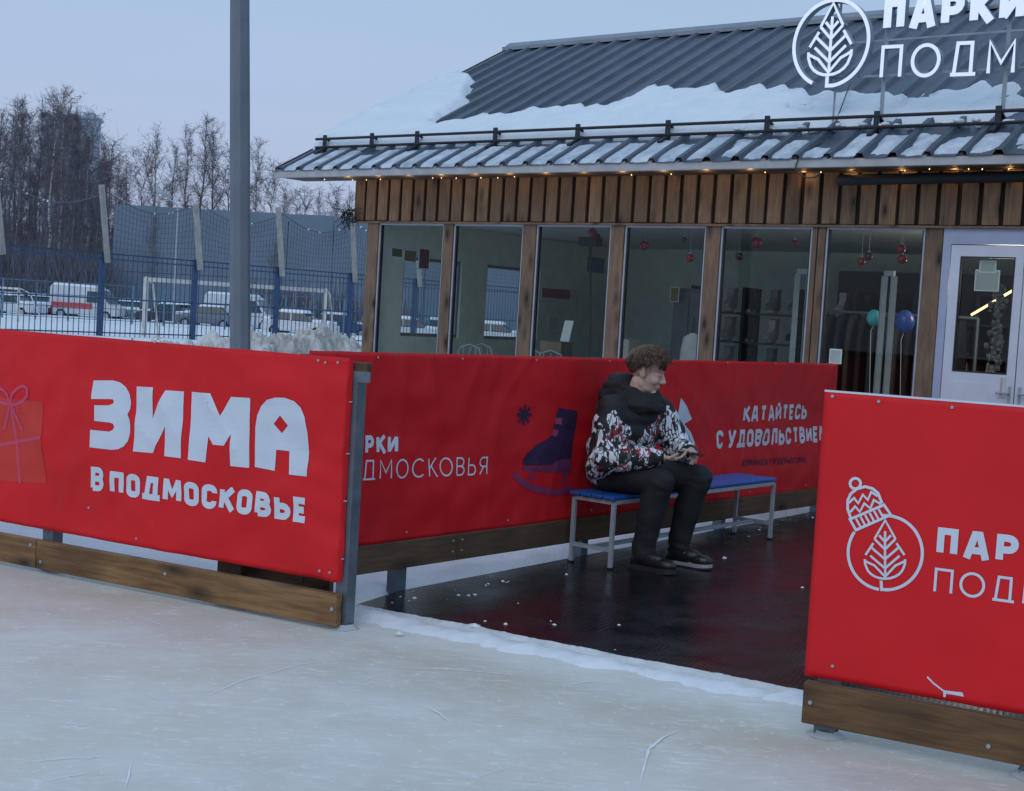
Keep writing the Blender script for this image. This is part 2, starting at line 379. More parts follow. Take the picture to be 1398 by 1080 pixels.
for i in range(110):
    x, y = random.uniform(0, 1390), random.uniform(845, 1075)
    if in_ice(*gnd(x, y)[:2]) < .5 or (x > 1050 and y < 1060): continue
    a = random.gauss(0, .35); l = random.uniform(12, 60)
    sc_line([(x, y), (x+l*math.cos(a), y+l*math.sin(a)*.6+random.uniform(-2, 2)), (x+2*l*math.cos(a), y+2*l*math.sin(a)*.6+random.uniform(-3, 3))], random.uniform(.0006, .0018))
tag(m.build('skate_scratches', SCR), kind='stuff')

# rubber mat
mm, nt, b = nodes_of('wet_rubber'); c = coords(nt)
b.inputs['Base Color'].default_value = (.012, .011, .013, 1)
n = noise_(nt, c, 1.6, 5, .6); n3 = noise_(nt, c, 7, 4, .6)
L(nt, ramp(nt, n3, [(.35, (.007, .007, .009)), (.7, (.017, .016, .02))]), b.inputs['Base Color'])
mr_ = nt.nodes.new('ShaderNodeMapRange'); mr_.inputs[1].default_value = .35; mr_.inputs[2].default_value = .65; mr_.inputs[3].default_value = .09; mr_.inputs[4].default_value = .36; L(nt, n, mr_.inputs[0]); L(nt, mr_.outputs[0], b.inputs['Roughness'])
wt = nt.nodes.new('ShaderNodeTexVoronoi'); wt.inputs['Scale'].default_value = 42; wt.inputs['Randomness'].default_value = .15
L(nt, coords(nt, (1, 1.0, 1), 'Object', (0, 0, rad(22))), wt.inputs['Vector'])
p = bump(nt, b, wt.outputs['Distance'], .7, .003); bump(nt, b, noise_(nt, c, 2.4, 3), .3, .01, p)
ft = Vector((0, 0, .014)); edge = []
N = 90
for i in range(N+1):
    s = i/N*4.6; w_ = .02*noise.noise(Vector((s*2.3, 0, 0)))+.010*noise.noise(Vector((s*9, 5, 0)))-.01
    edge.append(MATP.p(s, w_, .014))
edge += [MATP.p(8, 0, .014), FC.p(12, .02, .014), FC.p(5.2, .02, .014), BF.p(5.6, -.6, .014), BF.p(5.6, -.02, .014), BF.p(0, -.0, .014)]
m = MB(); k = len(edge); lows = [e-Vector((0, 0, .05)) for e in edge]
tris = tessellate_polygon([[Vector((e.x, e.y, 0)) for e in edge]])
m.add(edge+lows, [tuple(t) for t in tris]+[(i, i+k, (i+1) % k+k, (i+1) % k) for i in range(k)])
o = m.build('rubber_mat', mm); bm = bmesh.new(); bm.from_mesh(o.data); bmesh.ops.recalc_face_normals(bm, faces=bm.faces); bm.to_mesh(o.data); bm.free()
tag(o, kind='structure')
RIMM = snow_mat('frost_rim_ice', (.55, .58, .60), (.74, .76, .78), scale=7)
# frosty rim along the mat edge
m = MB(); N = 260; R_ = 7; vs = []
for i in range(N+1):
    s = -.05+i/N*2.6; wd = .022+.035*abs(noise.noise(Vector((s*3, 1, 0))))+.02*abs(noise.noise(Vector((s*11, 1, 0)))); hh = .002+.007*abs(noise.noise(Vector((s*5, 8, 0))))+.008*abs(noise.noise(Vector((s*24, 8, 0))))
    o0 = .02*noise.noise(Vector((s*2.3, 0, 0)))+.010*noise.noise(Vector((s*9, 5, 0)))-.013
    for j in range(R_):
        t = j/(R_-1); z = hh*math.sin(math.pi*(.12+.88*t))*(1+.5*noise.noise(Vector((s*40, t*5, 0))))-.002
        vs.append(MATP.p(s, o0+(wd+.012)*t+.004*noise.noise(Vector((s*30, t*3, 0))), z+.0125*(1-t)**1.3+(.003+.005*max(0, noise.noise(Vector((s*8, 3, 1)))) if t < .3 else .002)))
m.add(vs, [(i*R_+j, i*R_+j+1, (i+1)*R_+j+1, (i+1)*R_+j) for i in range(N) for j in range(R_-1)])
tag(m.build('frosty_rim', RIMM, smooth=True), kind='structure')
# snow crumbs scattered on the mat and ice
m = MB()
def crumb(p, r):
    k = Vector(p); vs = []
    q = [Vector(a) for a in ((1, 0, 0), (-1, 0, 0), (0, 1, 0), (0, -1, 0), (0, 0, 1))]
    sx = [random.uniform(.6, 1.5)*r for _ in range(4)]+[r*random.uniform(.35, .7)]
    a = random.uniform(0, 3); R = Matrix.Rotation(a, 3, 'Z')
    m.add([k+R@(v*s) for v, s in zip(q, sx)], [(0, 2, 4), (2, 1, 4), (1, 3, 4), (3, 0, 4)])
for i in range(8):
    s, o_ = random.uniform(.1, 4.5), -random.uniform(0.02, 3)
    q = MATP.p(s, o_, .014)
    if in_mat(q.x, q.y) > .02: crumb(q, random.choice((.002, .003, .004, .007)))
for i in range(36):      # slush along the back fence
    s = random.choice((random.uniform(-.4, 1.2), random.uniform(-.3, 1.0), random.uniform(3.2, 5.4))); q = BF.p(s, abs(random.gauss(0, .16))+.02, .014)
    if in_mat(q.x, q.y) > .0: crumb(q, random.choice((.003, .004, .006, .012)))
for i in range(120):
    s = random.uniform(-.1, 2.4); crumb(MATP.p(s, random.gauss(.08, .06), .002), random.choice((.002, .003, .006)))
for x, y, r in ((648, 855, .035), (690, 852, .012), (757, 853, .012), (845, 853, .01), (988, 762, .02), (1095, 802, .012), (830, 905, .012), (662, 848, .01), (545, 865, .018)): crumb(gnd(x, y, .014), r)
tag(m.build('snow_crumbs', SNOW), kind='stuff')

# ================================================================== FENCES AND BANNERS
def fence_post(P, s, parent, z1=1.2, o0=-.075, o1=-.005, w=.075, mat=STEEL, holes=True):
    m = MB(); t = .006     # an angle-section post: two plates
    m.pbox(P, s, s+w, o1-t, o1, -.03, z1); m.pbox(P, s, s+t, o0, o1-t, -.03, z1); m.pbox(P, s+w-t, s+w, o0, o1-t, -.03, z1)
    q = m.build('post', mat, parent)
    if holes:
        for z in (.1, .38, .62, .86, 1.12):
            h = MB(); h.tube([P.p(s+w*.5, o1-.001, z), P.p(s+w*.5, o1+.004, z)], .007, 6); h.build('bolt', BLACK, q)
    return q
def ice_foot(P, s, parent, off):
    m = MB(); vs = []; c = P.p(s, off, 0)
    for r, z in ((.075, .001), (.052, .010), (.044, .022)):
        for k in range(14):
            a = k/14*6.283; rr = r*(1+.25*noise.noise(Vector((k*1.3, z*40, s)))); vs.append(c+Vector((rr*math.cos(a), rr*math.sin(a), z)))
    m.add(vs, [(i*14+j, i*14+(j+1) % 14, (i+1)*14+(j+1) % 14, (i+1)*14+j) for i in range(2) for j in range(14)])
    m.build('frozen_foot', FROST_FOOT, parent, smooth=True)
FROST_FOOT = snow_mat('frozen_foot_ice', (.42, .45, .47), (.52, .55, .57), rough=.35, bs=.3)
# --- left run
lf = T('rink_fence', 'timber and steel fence carrying the large banner at the left edge of the rink', 'fence', LF.o, 'rink fences')
fence_post(LF, -.097, lf, 1.205, w=.064)
m = MB(); m.pbox(LF, -.097, .032, -.012, -.004, 1.155, 1.205); m.build('post_cap_plate', STEEL, lf)
fence_post(LF, -2.02, lf, 1.2, holes=False); fence_post(LF, -4.0, lf, 1.2, holes=False)
ice_foot(LF, -.065, lf, -.04); ice_foot(LF, -1.98, lf, -.04)
board('kick_board', LF.p(-2.01, .0235, .094), LF.p(-.052, .0235, .094), .045, .15, WOOD_K, lf, LF.n)
board('kick_board', LF.p(-4.6, .0235, .094), LF.p(-2.015, .0235, .094), .045, .15, WOOD_K, lf, LF.n)
board('top_rail', LF.p(-4.6, -.03, 1.222), LF.p(.01, -.03, 1.222), .04, .045, WOOD_D, lf, LF.n)
for s, z in ((-.075, .1), (-2.05, .14), (-1.97, .06), (-1.1, .12)):
    m = MB(); m.tube([LF.p(s, .046, z), LF.p(s, .051, z)], .009, 8); m.build('bolt_head', STEEL2, lf)
board('back_board', LF.p(-.86, -.14, .14), LF.p(-.22, -.14, .14), .04, .15, WOOD_D, lf, LF.n)
board('wooden_post', LF.p(-.80, -.11, -.02), LF.p(-.80, -.11, 1.2), .07, .15, WOOD_D, lf, LF.n)
# --- right run
rf = T('rink_fence', 'timber and steel fence carrying the banner with the bobble-hat emblem at the right', 'fence', RF.o, 'rink fences')
fence_post(RF, -.015, rf, 1.24, holes=False); fence_post(RF, .72, rf, 1.24, holes=False); fence_post(RF, 2.4, rf, 1.24, holes=False)
ice_foot(RF, .025, rf, -.04); ice_foot(RF, .755, rf, -.04)
board('kick_board', RF.p(-.05, .0235, .13), RF.p(2.6, .0235, .13), .045, .155, WOOD_K, rf, RF.n)
board('top_rail', RF.p(-.04, -.03, 1.262), RF.p(2.6, -.03, 1.262), .04, .045, WOOD_D, rf, RF.n)
for s, z in ((-.02, .135), (.62, .1), (.9, .17)):
    m = MB(); m.tube([RF.p(s, .046, z), RF.p(s, .052, z)], .008, 8); m.build('bolt_head', STEEL2, rf)
# --- back run
bf = T('entrance_fence', 'timber and steel fence with the long banner running back behind the bench', 'fence', BF.p(0, 0, 0), 'rink fences')
for s in (-.02, 1.75, 3.62, 5.35): fence_post(BF, s, bf, 1.2, holes=False)
zb = lambda s: .155-.012*s
for a, b_ in ((-.78, .42), (.425, 2.9), (2.905, 5.5)):
    board('kick_board', BF.p(a, .022, zb(a)+.06), BF.p(b_, .022, zb(b_)+.06), .04, .145, WOOD_D, bf, BF.n)
board('top_rail', BF.p(-.78, -.03, 1.235), BF.p(5.5, -.03, 1.235), .04, .045, WOOD_D, bf, BF.n)
for s in (.38, .46, 2.86, 2.94):
    for z in (.04, .1):
        m = MB(); m.tube([BF.p(s, .042, zb(s)+z), BF.p(s, .047, zb(s)+z)], .006, 6); m.build('bolt_head', STEEL2, bf)

class Banner:
    def __init__(s, P, s0, s1, zl, zt, amp, seed, mat, obj, base, off=.006):
        s.P, s.s0, s.s1, s.zl, s.zt, s.amp, s.seed, s.off = P, s0, s1, zl, zt, amp, seed, off
        s.root = T(obj[0], obj[1], 'banner', base, 'red banners on the rink fences')
        st = .025; nx = int((s1-s0)/st); nz = 42; vs = []; m = MB()
        for j in range(nz+1):
            for i in range(nx+1):
                a = s0+(s1-s0)*i/nx; t = j/nz; z = zl(a)+(zt(a)-zl(a))*t
                z += (.004*noise.noise(Vector((a*4, seed, 0)))) if j in (0, nz) else 0
                vs.append(P.p(a, off+s.d(a, z), z))
        m.add(vs, [(j*(nx+1)+i, j*(nx+1)+i+1, (j+1)*(nx+1)+i+1, (j+1)*(nx+1)+i) for j in range(nz) for i in range(nx)])
        o = m.build('banner_sheet', mat, s.root, smooth=True); md = o.modifiers.new('thick', 'SOLIDIFY'); md.thickness = .003; md.offset = -1
        if (o.data.polygons[0].normal.dot(P.n)) < 0: o.data.flip_normals()
    def d(s, a, z):
        k = s.seed; v = Vector
        zl, zt = s.zl(a), s.zt(a); t = (z-zl)/(zt-zl)
        w1 = noise.noise(v((a*1.1+k, z*1.7, k)))
        w2 = noise.noise(v(((a*.8+z*1.0)*3.2, (a-z)*.9, k+4)))         # diagonal tension folds
        w3 = noise.noise(v(((a*.9-z*1.2)*4.0, (a+z)*1.0, k+9)))
        w4 = noise.noise(v((a*1.3, z*9, k+2)))
        e = min(1, min((a-s.s0), (s.s1-a))*4+.25); e2 = .35+.65*math.sin(math.pi*min(1, max(0, t)))
        w5 = noise.noise(v((a*7, z*1.0, k+7)))*max(0, t-.55)*1.2       # gathers hanging from the top rail
        ra = noise.noise(v(((a+z*.9)*2.1, (a-z)*.6, k+12))); rb_ = noise.noise(v(((a-z*.55)*2.4, (a+z)*.8, k+15)))
        cr_ = (max(0, .16-abs(ra))+max(0, .13-abs(rb_)))*2.6*e
        if s.seed == 1.0: cr_ += 1.3*math.exp(-((a-s.s1)/.3)**2)*(.35+noise.noise(v((a*1.5, z*8+a*2, 3))))+.7*math.exp(-((a-s.s1+.6)/.5)**2)*math.exp(-((z-1.1)/.16)**2)*abs(noise.noise(v((a*3, z*7, 6))))
        return max(0, s.amp*(cr_+e*e2*(w1*1.0+w2*.8+w3*.6+w4*.35)+w5*.5+.75))
    def emit(s, name, bm, mat, lift, parent=None, label=None):
        for i in range(1, 200):
            x = s.s0+.06*i
            if x > s.s1: break
        lo = [min(v.co[k] for v in bm.verts) for k in (0, 1)]; hi = [max(v.co[k] for v in bm.verts) for k in (0, 1)]
        for k, nn in ((0, (1, 0, 0)), (1, (0, 1, 0))):
            c = math.floor(lo[k]/.03)*.03+.03
            while c < hi[k]:
                co = (c, 0, 0) if k == 0 else (0, c, 0)
                bmesh.ops.bisect_plane(bm, geom=bm.verts[:]+bm.edges[:]+bm.faces[:], plane_co=co, plane_no=nn); c += .03
        me = bpy.data.meshes.new(name); base = base_of(s.root)
        for v in bm.verts:
            a, z = v.co.x, v.co.y; v.co = s.P.p(a, s.off+s.d(a, z)+lift+v.co.z, z)-base
        for f in bm.faces:
            f.normal_update()
            if f.normal.dot(s.P.n) < 0: f.normal_flip()
        bm.to_mesh(me); bm.free(); me.materials.append(mat)
        o = link(name, me, None, parent or s.root)
        if label: o['label'] = label
        return o
    def poly(s, name, loops, mat, lift=.0025, label=None, parent=None):
        """loops: outer then holes, in (s, z)"""
        vs = [Vector((a, z, 0)) for lp in loops for a, z in lp]; tr = tessellate_polygon([[Vector((a, z, 0)) for a, z in lp] for lp in loops])
        bm = bmesh.new(); bv = [bm.verts.new(v) for v in vs]
        for t in tr:
            try: bm.faces.new([bv[i] for i in t])
            except ValueError: pass
        return s.emit(name, bm, mat, lift, label=label, parent=parent)
    def px(s, pts): return [s.P.sz(x, y, s.off+.75*s.amp) for x, y in pts]
    def strokes(s, name, lines, wd, mat, lift=.0025, label=None, parent=None, clip=None):
        bm = bmesh.new()
        for k, ln in enumerate(lines):
            for q in strip2(ln, wd):
                try: bm.faces.new([bm.verts.new((x, y, k*.00025)) for x, y in q])
                except ValueError: pass
        bmesh.ops.remove_doubles(bm, verts=bm.verts, dist=1e-6)
        for (x_, y_, sl_, sg_) in (clip or ()):
            bmesh.ops.bisect_plane(bm, geom=bm.verts[:]+bm.edges[:]+bm.faces[:], plane_co=(x_, y_, 0), plane_no=(-sl_*sg_, sg_, 0), clear_outer=True)
        return s.emit(name, bm, mat, lift, label=label, parent=parent)
def strip2(ln, wd):
    """mitred ribbon quads of width wd round a 2D polyline (closed when first == last)"""
    P = []
    for a, b in ln:
        if not P or (Vector((a, b))-P[-1]).length > 1e-5: P.append(Vector((a, b)))
    closed = (P[0]-P[-1]).length < 1e-6 and len(P) > 3
    if closed: P = P[:-1]
    n = len(P); Ls, Rs = [], []
    for i in range(n):
        a = P[(i-1) % n] if (closed or i > 0) else None; c = P[(i+1) % n] if (closed or i < n-1) else None
        d1 = (P[i]-a).normalized() if a is not None else None; d2 = (c-P[i]).normalized() if c is not None else None
        if d1 is None: d1 = d2
        if d2 is None: d2 = d1
        n1 = Vector((-d1.y, d1.x)); n2 = Vector((-d2.y, d2.x)); mm_ = (n1+n2)
        if mm_.length < .15: mm_ = n1
        mm_.normalize(); k = wd/2/max(.72, mm_.dot(n1)); Ls.append(P[i]+mm_*k); Rs.append(P[i]-mm_*k)
    out = []
    for i in range(n if closed else n-1):
        j = (i+1) % n; out.append([tuple(Ls[i]), tuple(Rs[i]), tuple(Rs[j]), tuple(Ls[j])])
    return out
def arc(cx, cy, rx, ry, a0, a1, n=7): return [(cx+rx*math.cos(rad(a0+(a1-a0)*i/n)), cy+ry*math.sin(rad(a0+(a1-a0)*i/n))) for i in range(n+1)]
def rrect(w, h, r, x0=0, y0=0):
    return arc(x0+w-r, y0+h-r, r, r, 0, 90, 4)+arc(x0+r, y0+h-r, r, r, 90, 180, 4)+arc(x0+r, y0+r, r, r, 180, 270, 4)+arc(x0+w-r, y0+r, r, r, 270, 360, 4)+[(x0+w, y0+h-r)]
def GLY(rd):
    """single-line Cyrillic capitals, centre lines in a unit-height box; rd = round O (thin face) or squared O (narrow bold face)"""
    O = [(.39+.39*math.cos(rad(a)), .5+.5*math.sin(rad(a))) for a in range(0, 361, 15)] if rd else rrect(.5, 1, .22)
    C = [(.4+.4*math.cos(rad(a)), .5+.5*math.sin(rad(a))) for a in range(48, 313, 12)] if rd else [(.5, .72)]+arc(.28, .78, .22, .22, 0, 90, 4)+arc(.22, .78, .22, .22, 90, 180, 4)+arc(.22, .22, .22, .22, 180, 270, 4)+arc(.28, .22, .22, .22, 270, 360, 4)+[(.5, .28)]
    ow = .78 if rd else .5
    return {
    'П': (.56 if rd else .48, [[(0, 0), (0, 1), (.56 if rd else .48, 1), (.56 if rd else .48, 0)]]),
    'А': (.6, [[(-.03, -.12), (.22, 1), (.38, 1), (.63, -.12)] if not rd else [(0, 0), (.3, 1), (.6, 0)], [(.10, .27), (.50, .27)]]),
    'Р': (.5, [[(0, 0), (0, 1), (.28, 1)]+arc(.28, .73, .22, .27, 90, -90, 7)+[(0, .46)]]),
    'К': (.5, [[(0, 0), (0, 1)], [(.545, 1.1), (.03, .46)], [(.15, .58), (.575, -.1)]]),
    'И': (.54, [[(0, 1), (0, 0)], [(.54, 1), (.54, 0)], [(0, .03), (.54, .97)]]),
    'Й': (.54, [[(0, 1), (0, 0)], [(.54, 1), (.54, 0)], [(0, .03), (.54, .97)], [(.13, 1.27), (.2, 1.17), (.34, 1.17), (.41, 1.27)]]),
    'О': (ow, [O]), 'С': (.74 if rd else .5, [C]),
    'Д': (.68, [[(0, -.17), (0, 0), (.68, 0), (.68, -.17)], [(.1, 0), (.2, 1), (.56, 1), (.56, 0)]]) if not rd else (.72, [[(0, -.0), (.72, 0)], [(.1, 0), (.17, 1), (.58, 1), (.58, 0)]]),
    'М': (.68, [[(0, 0), (.0, 1), (.34, .32), (.68, 1), (.68, 0)]]) if rd else (.66, [[(0, 0), (0, 1), (.07, 1), (.33, .36), (.59, 1), (.66, 1), (.66, 0)]]),
    'В': (.5, [[(0, .02), (0, 1), (.26, 1)]+arc(.26, .76, .2, .24, 90, -90, 6)+[(0, .52)], [(.04, .52), (.27, .52)]+arc(.27, .26, .22, .26, 90, -90, 6)+[(0, 0)]]),
    'Ь': (.5, [[(0, 1), (0, 0), (.28, 0)]+arc(.28, .28, .22, .28, -90, 90, 6)+[(0, .56)]]),
    'Б': (.5, [[(.45, 1), (0, 1), (0, 0), (.28, 0)]+arc(.28, .28, .22, .28, -90, 90, 6)+[(0, .56)]]),
    'Е': (.42, [[(.42, 1), (0, 1), (0, 0), (.42, 0)], [(.02, .5), (.36, .5)]]),
    'Я': (.5, [[(.5, 0), (.5, 1), (.22, 1)]+arc(.22, .73, .22, .27, 90, 270, 7)+[(.5, .46)], [(.28, .46), (0, 0)]]),
    'Т': (.5, [[(0, 1), (.5, 1)], [(.25, .98), (.25, 0)]]),
    'У': (.52, [[(.55, 1.12), (.26, .1), (.16, 0), (.02, 0)], [(-.04, 1.12), (.25, .3)]]),
    'Л': (.52, [[(-.04, 0), (.05, .04), (.12, .3), (.14, 1), (.52, 1), (.52, 0)]]),
    'Н': (.5, [[(0, 0), (0, 1)], [(.5, 0), (.5, 1)], [(.02, .5), (.48, .5)]]),
    'Г': (.42, [[(0, 0), (0, 1), (.42, 1)]])}
def layout(text, x0, x1, h, stroke, gap=.2, rd=False, space=.35):
    """per letter: list of polylines, scaled so the word spans x0..x1 with cap height h (outer)"""
    G = GLY(rd); k = (h-stroke); sw = stroke/k; W = 0; pos = []
    for ch in text:
        if ch == ' ': W += space; pos.append(None); continue
        pos.append(W); W += G[ch][0]+gap+sw
    W -= gap; sx = (x1-x0)/(W*k)
    res = []
    for ch, p in zip(text, pos):
        if p is None: continue
        res.append((ch, [[(x0+(p+sw/2+x)*k*sx, stroke/2+y*k) for x, y in ln] for ln in G[ch][1]]))
    return res
def banner_text(B, text, pa, pb, ha, stroke, mat, gap=.2, rd=False, lift=.0025, space=.35):
    """pa, pb: the word's bottom-left and bottom-right on the banner (s, z); ha = cap height in metres"""
    for ch, lines in layout(text, pa[0], pb[0], ha, stroke, gap, rd, space):
        sh = lambda x, y: (x, pa[1]+(pb[1]-pa[1])*(x-pa[0])/(pb[0]-pa[0])+y)
        sl_ = (pb[1]-pa[1])/(pb[0]-pa[0]); cl = []
        if ch != 'Й': cl.append((pa[0], pa[1]+ha, sl_, 1))
        if ch != 'Д': cl.append((pa[0], pa[1], sl_, -1))
        B.strokes('printed_letter', [[sh(*p) for p in ln] for ln in lines], stroke, mat, lift, clip=cl)
LIN = lambda a, b: (lambda s: a+b*s)
def fastener(B, name, pts, r=.006, mat=STEEL2):
    for (a, z) in pts:
        m = MB(); c = B.P.p(a, B.off+B.d(a, z)+.002, z); m.tube([c, c+B.P.n*.004], r, 8); m.build(name, mat, B.root)
# ---- left banner
BL = Banner(LF, -4.6, -.064, LIN(.222, -.003), LIN(1.262, -.002), .020, 1.0, RED, ('banner', 'wide red banner with the biggest white letters, on the left rink fence'), LF.o)
z2 = lambda x, y: (x/2.4538, 440+y/2.4538)
def zima(pts): return BL.px([z2(*p) for p in pts])
Z1 = [(312, 195), (375, 195), (400, 202), (420, 218), (432, 240), (436, 270), (434, 292), (428, 308), (436, 325), (439, 345), (438, 372), (433, 398), (420, 416), (402, 425), (380, 427), (308, 418), (308, 360), (373, 366), (384, 360), (388, 350), (384, 340), (375, 336), (322, 330), (322, 278), (370, 278), (382, 272), (383, 264), (378, 258), (368, 257), (312, 257)]
I1 = [(456, 215), (514, 218), (510, 322), (552, 228), (616, 232), (611, 455), (556, 448), (556, 348), (516, 438), (452, 432)]
M1 = [(642, 233), (708, 238), (738, 314), (774, 250), (838, 254), (832, 488), (776, 481), (776, 375), (756, 413), (718, 410), (701, 382), (694, 469), (636, 460)]
A1 = [(850, 485), (855, 350), (862, 312), (876, 280), (898, 260), (930, 252), (962, 253), (992, 264), (1014, 286), (1028, 318), (1035, 370), (1034, 516), (968, 510), (967, 432), (922, 427), (918, 498)]
A2 = [(942, 312), (967, 346), (943, 372), (917, 340)]
for lp in ([Z1], [I1], [M1], [A1, A2]): BL.poly('printed_letter', [zima(l) for l in lp], WHITEP)
pb_ = BL.px([(124, 669.5), (422, 714)])
ps_ = BL.px([(124, 639)])
banner_text(BL, 'В', (pb_[0][0], pb_[0][1]), (BL.px([(145, 669)])[0][0], BL.px([(145, 671.5)])[0][1]), .125, .030, WHITEP, .1)
banner_text(BL, 'ПОДМОСКОВЬЕ', BL.px([(151, 674)])[0], BL.px([(422, 715)])[0], .120, .032, WHITEP, .035)
GIFT = plain('print_orange', (.60, .028, .018), .5, amt=.05, bstr=0); PINK = plain('print_pink', (.60, .055, .13), .5, amt=.05, bstr=0)
BL.poly('printed_gift_box', [BL.px([(-60, 535), (60, 549), (62, 660), (-58, 652)])], GIFT, .002, 'faint orange square of the gift motif')
rb = lambda *p: BL.px([z2(*q) for q in p])
BL.strokes('printed_ribbon', [rb((45, 270), (47, 330), (56, 420), (70, 540)), rb((-120, 430), (0, 411), (70, 398), (148, 385)), rb((44, 272), (52, 240), (66, 222), (84, 213), (98, 222), (97, 246), (84, 264), (62, 276), (44, 274)),
    rb((42, 272), (36, 245), (20, 228), (0, 221), (-14, 230), (-10, 252), (8, 268), (42, 274)), rb((42, 280), (28, 320), (13, 362)), rb((46, 280), (60, 318), (78, 362))], .017, PINK, .003)
fastener(BL, 'grommet', BL.px([(181, 463), (213, 467), (436, 492), (446, 495), (462, 495), (188, 735), (453, 781), (438, 779), (122, 693)]), .0065)
m = MB(); crp = BL.px([(217, 462)])[0]
for i in range(9): m.ell(BL.P.p(crp[0]+random.uniform(-.03, .03), .01, 1.265+random.uniform(0, .012)), (.009, .008, .007), 6, 4)
m.build('snow_clump', SNOW, BL.root)
# wrapped end of the banner round the post
m = MB(); vs = []
for j in range(40):
    z = .225+j/39*1.03; w_ = .006*noise.noise(Vector((0, z*9, 4)))+.012*max(0, noise.noise(Vector((2, z*4, 4))))
    vs += [LF.p(-.064, BL.off+BL.d(-.064, z), z), LF.p(-.061+w_, .010, z), LF.p(-.059+w_, .001, z)]
m.add(vs, [(j*3+i, j*3+i+1, (j+1)*3+i+1, (j+1)*3+i) for j in range(39) for i in range(2)]); m.build('wrapped_edge', RED, BL.root, smooth=True)
for z in (1.06, .82, .6, .33):
    m = MB(); m.tube([LF.p(-.072, .022, z), LF.p(-.052, .004, z+.002)], .0035, 6); m.build('cable_tie', STEEL2, BL.root)

# ---- right banner
BR = Banner(RF, -.06, 2.6, LIN(.222, .002), LIN(1.292, .002), .0045, 5.0, RED, ('banner', 'red banner with a white emblem wearing a bobble hat, on the right rink fence'), RF.o, off=.008)
zr = lambda x, y: (1080+x/1.9277, 520+y/1.9277)
pr = lambda *p: BR.px([zr(*q) for q in p])
cpx, cpy, rr_ = 249, 452, 98
circ = [(cpx+rr_*math.cos(rad(a)), cpy+rr_*math.sin(rad(a))) for a in range(130, -98, -8)]
circ2 = [(cpx+rr_*math.cos(rad(a)), cpy+rr_*math.sin(rad(a))*1.0) for a in range(-218, -96, -8)]
def circle_px(a0, a1): return [(cpx+rr_*math.cos(rad(a)), cpy-rr_*math.sin(rad(a))*1.0) for a in range(a0, a1, -6 if a1 < a0 else 6)]
leafW = .011
def leaf_lines(cx, cy, r):
    f = lambda x, y: (cx+x*r, cy-y*r)
    Ls = [[f(0, -.72), f(0, .62)]]
    Ls += [[f(-.30, .40), f(0, .93), f(.30, .40)]]
    Ls += [[f(-.17, .50), f(0, .32), f(.17, .50)]]
    Ls += [[f(-.30, .40), f(0, .10), f(.30, .40)], ]
    Ls += [[f(-.42, .18), f(0, -.18), f(.42, .18)]]
    Ls += [[f(-.33, .28), f(-.56, -.06)], [f(.33, .28), f(.56, -.06)]]
    Ls += [[f(-.42, -.08), f(0, -.44), f(.42, -.08)]]
    Ls += [[f(-.58, -.18), f(-.57, -.32)]+[f(.55*math.cos(rad(a)), -.32+.42*math.sin(rad(a))) for a in range(190, 351, 16)]+[f(.57, -.32), f(.58, -.18)]]
    Ls += [[f(-.56, -.24), f(-.3, -.36), f(0, -.68), f(.3, -.36), f(.56, -.24)]]
    return Ls
lv = leaf_lines(249, 452, 92)
BR.strokes('printed_circle_emblem', [pr(*circle_px(146, 263)), pr(*circle_px(95, -93)), pr((238, 525), (239, 549), (262, 549))], .011, WHITEP)
BR.strokes('printed_leaf', [pr(*l) for l in lv], .0085, WHITEP, .0028)
BR.strokes('printed_bobble_hat', [pr(*[(170+14*math.cos(rad(a)), 270+14*math.sin(rad(a))) for a in range(0, 361, 30)]),
    pr((158, 360), (150, 337), (150, 315), (158, 297), (174, 284), (196, 278), (215, 283), (230, 295), (241, 322)),
    pr((156, 364), (246, 326), (264, 352), (172, 392), (156, 364))], .010, WHITEP, .0030)
BR.strokes('printed_zigzag', [pr((153, 321), (167, 308), (178, 322), (190, 299), (203, 313), (212, 292), (229, 303)), pr((157, 345), (170, 330), (182, 344), (194, 322), (210, 335), (219, 313), (238, 324))], .0085, WHITEP, .0028)
BR.strokes('printed_cuff_rib', [pr((x, y), (x+12, y+22)) for x, y in ((172, 362), (184, 357), (196, 352), (208, 347), (220, 342), (232, 337))], .008, WHITEP, .0028)
s0, zc = pr((380, 458))[0]; s1 = BR.px([(1308.5, 766)])[0][0]; wP = s1-s0
hP = BR.px([(1277, 717)])[0][1]-BR.px([(1277, 756)])[0][1]
banner_text(BR, 'ПАРКИ', (s0, zc), (s0+5*(BR.px([(1357, 745)])[0][0]-s0)/2-.01, zc+.004), hP, .025, WHITEP, .16)
s2, zc2 = pr((374, 556))[0]; hT = BR.px([(1274, 774)])[0][1]-zc2; s3 = BR.px([(1353, 800)])[0][0]
banner_text(BR, 'ПОДМОСКОВЬЯ', (s2, zc2), (s2+(s3-s2)/2*10.6, zc2+.008), hT, .0095, WHITEP, .2, rd=True)
fastener(BR, 'grommet', BR.px([(1137, 541), (1137, 909), (1200, 548), (1300, 556)]), .006)
m = MB(); m.pbox(BR.P, -.06, 2.6, -.0, .012, 1.288, 1.295); m.build('white_hem', WHITEP, BR.root)
BR.strokes('printed_tear', [BR.px([(1266, 924), (1275, 933), (1288, 943), (1300, 946), (1315, 948)])], .006, WHITEP, .002, 'ragged white tear near the lower edge')
BR.poly('torn_patch', [BR.px([(1288, 942), (1303, 944), (1314, 945), (1316, 951), (1300, 948), (1292, 947), (1291, 952), (1288, 951)])], WHITEP, .003)

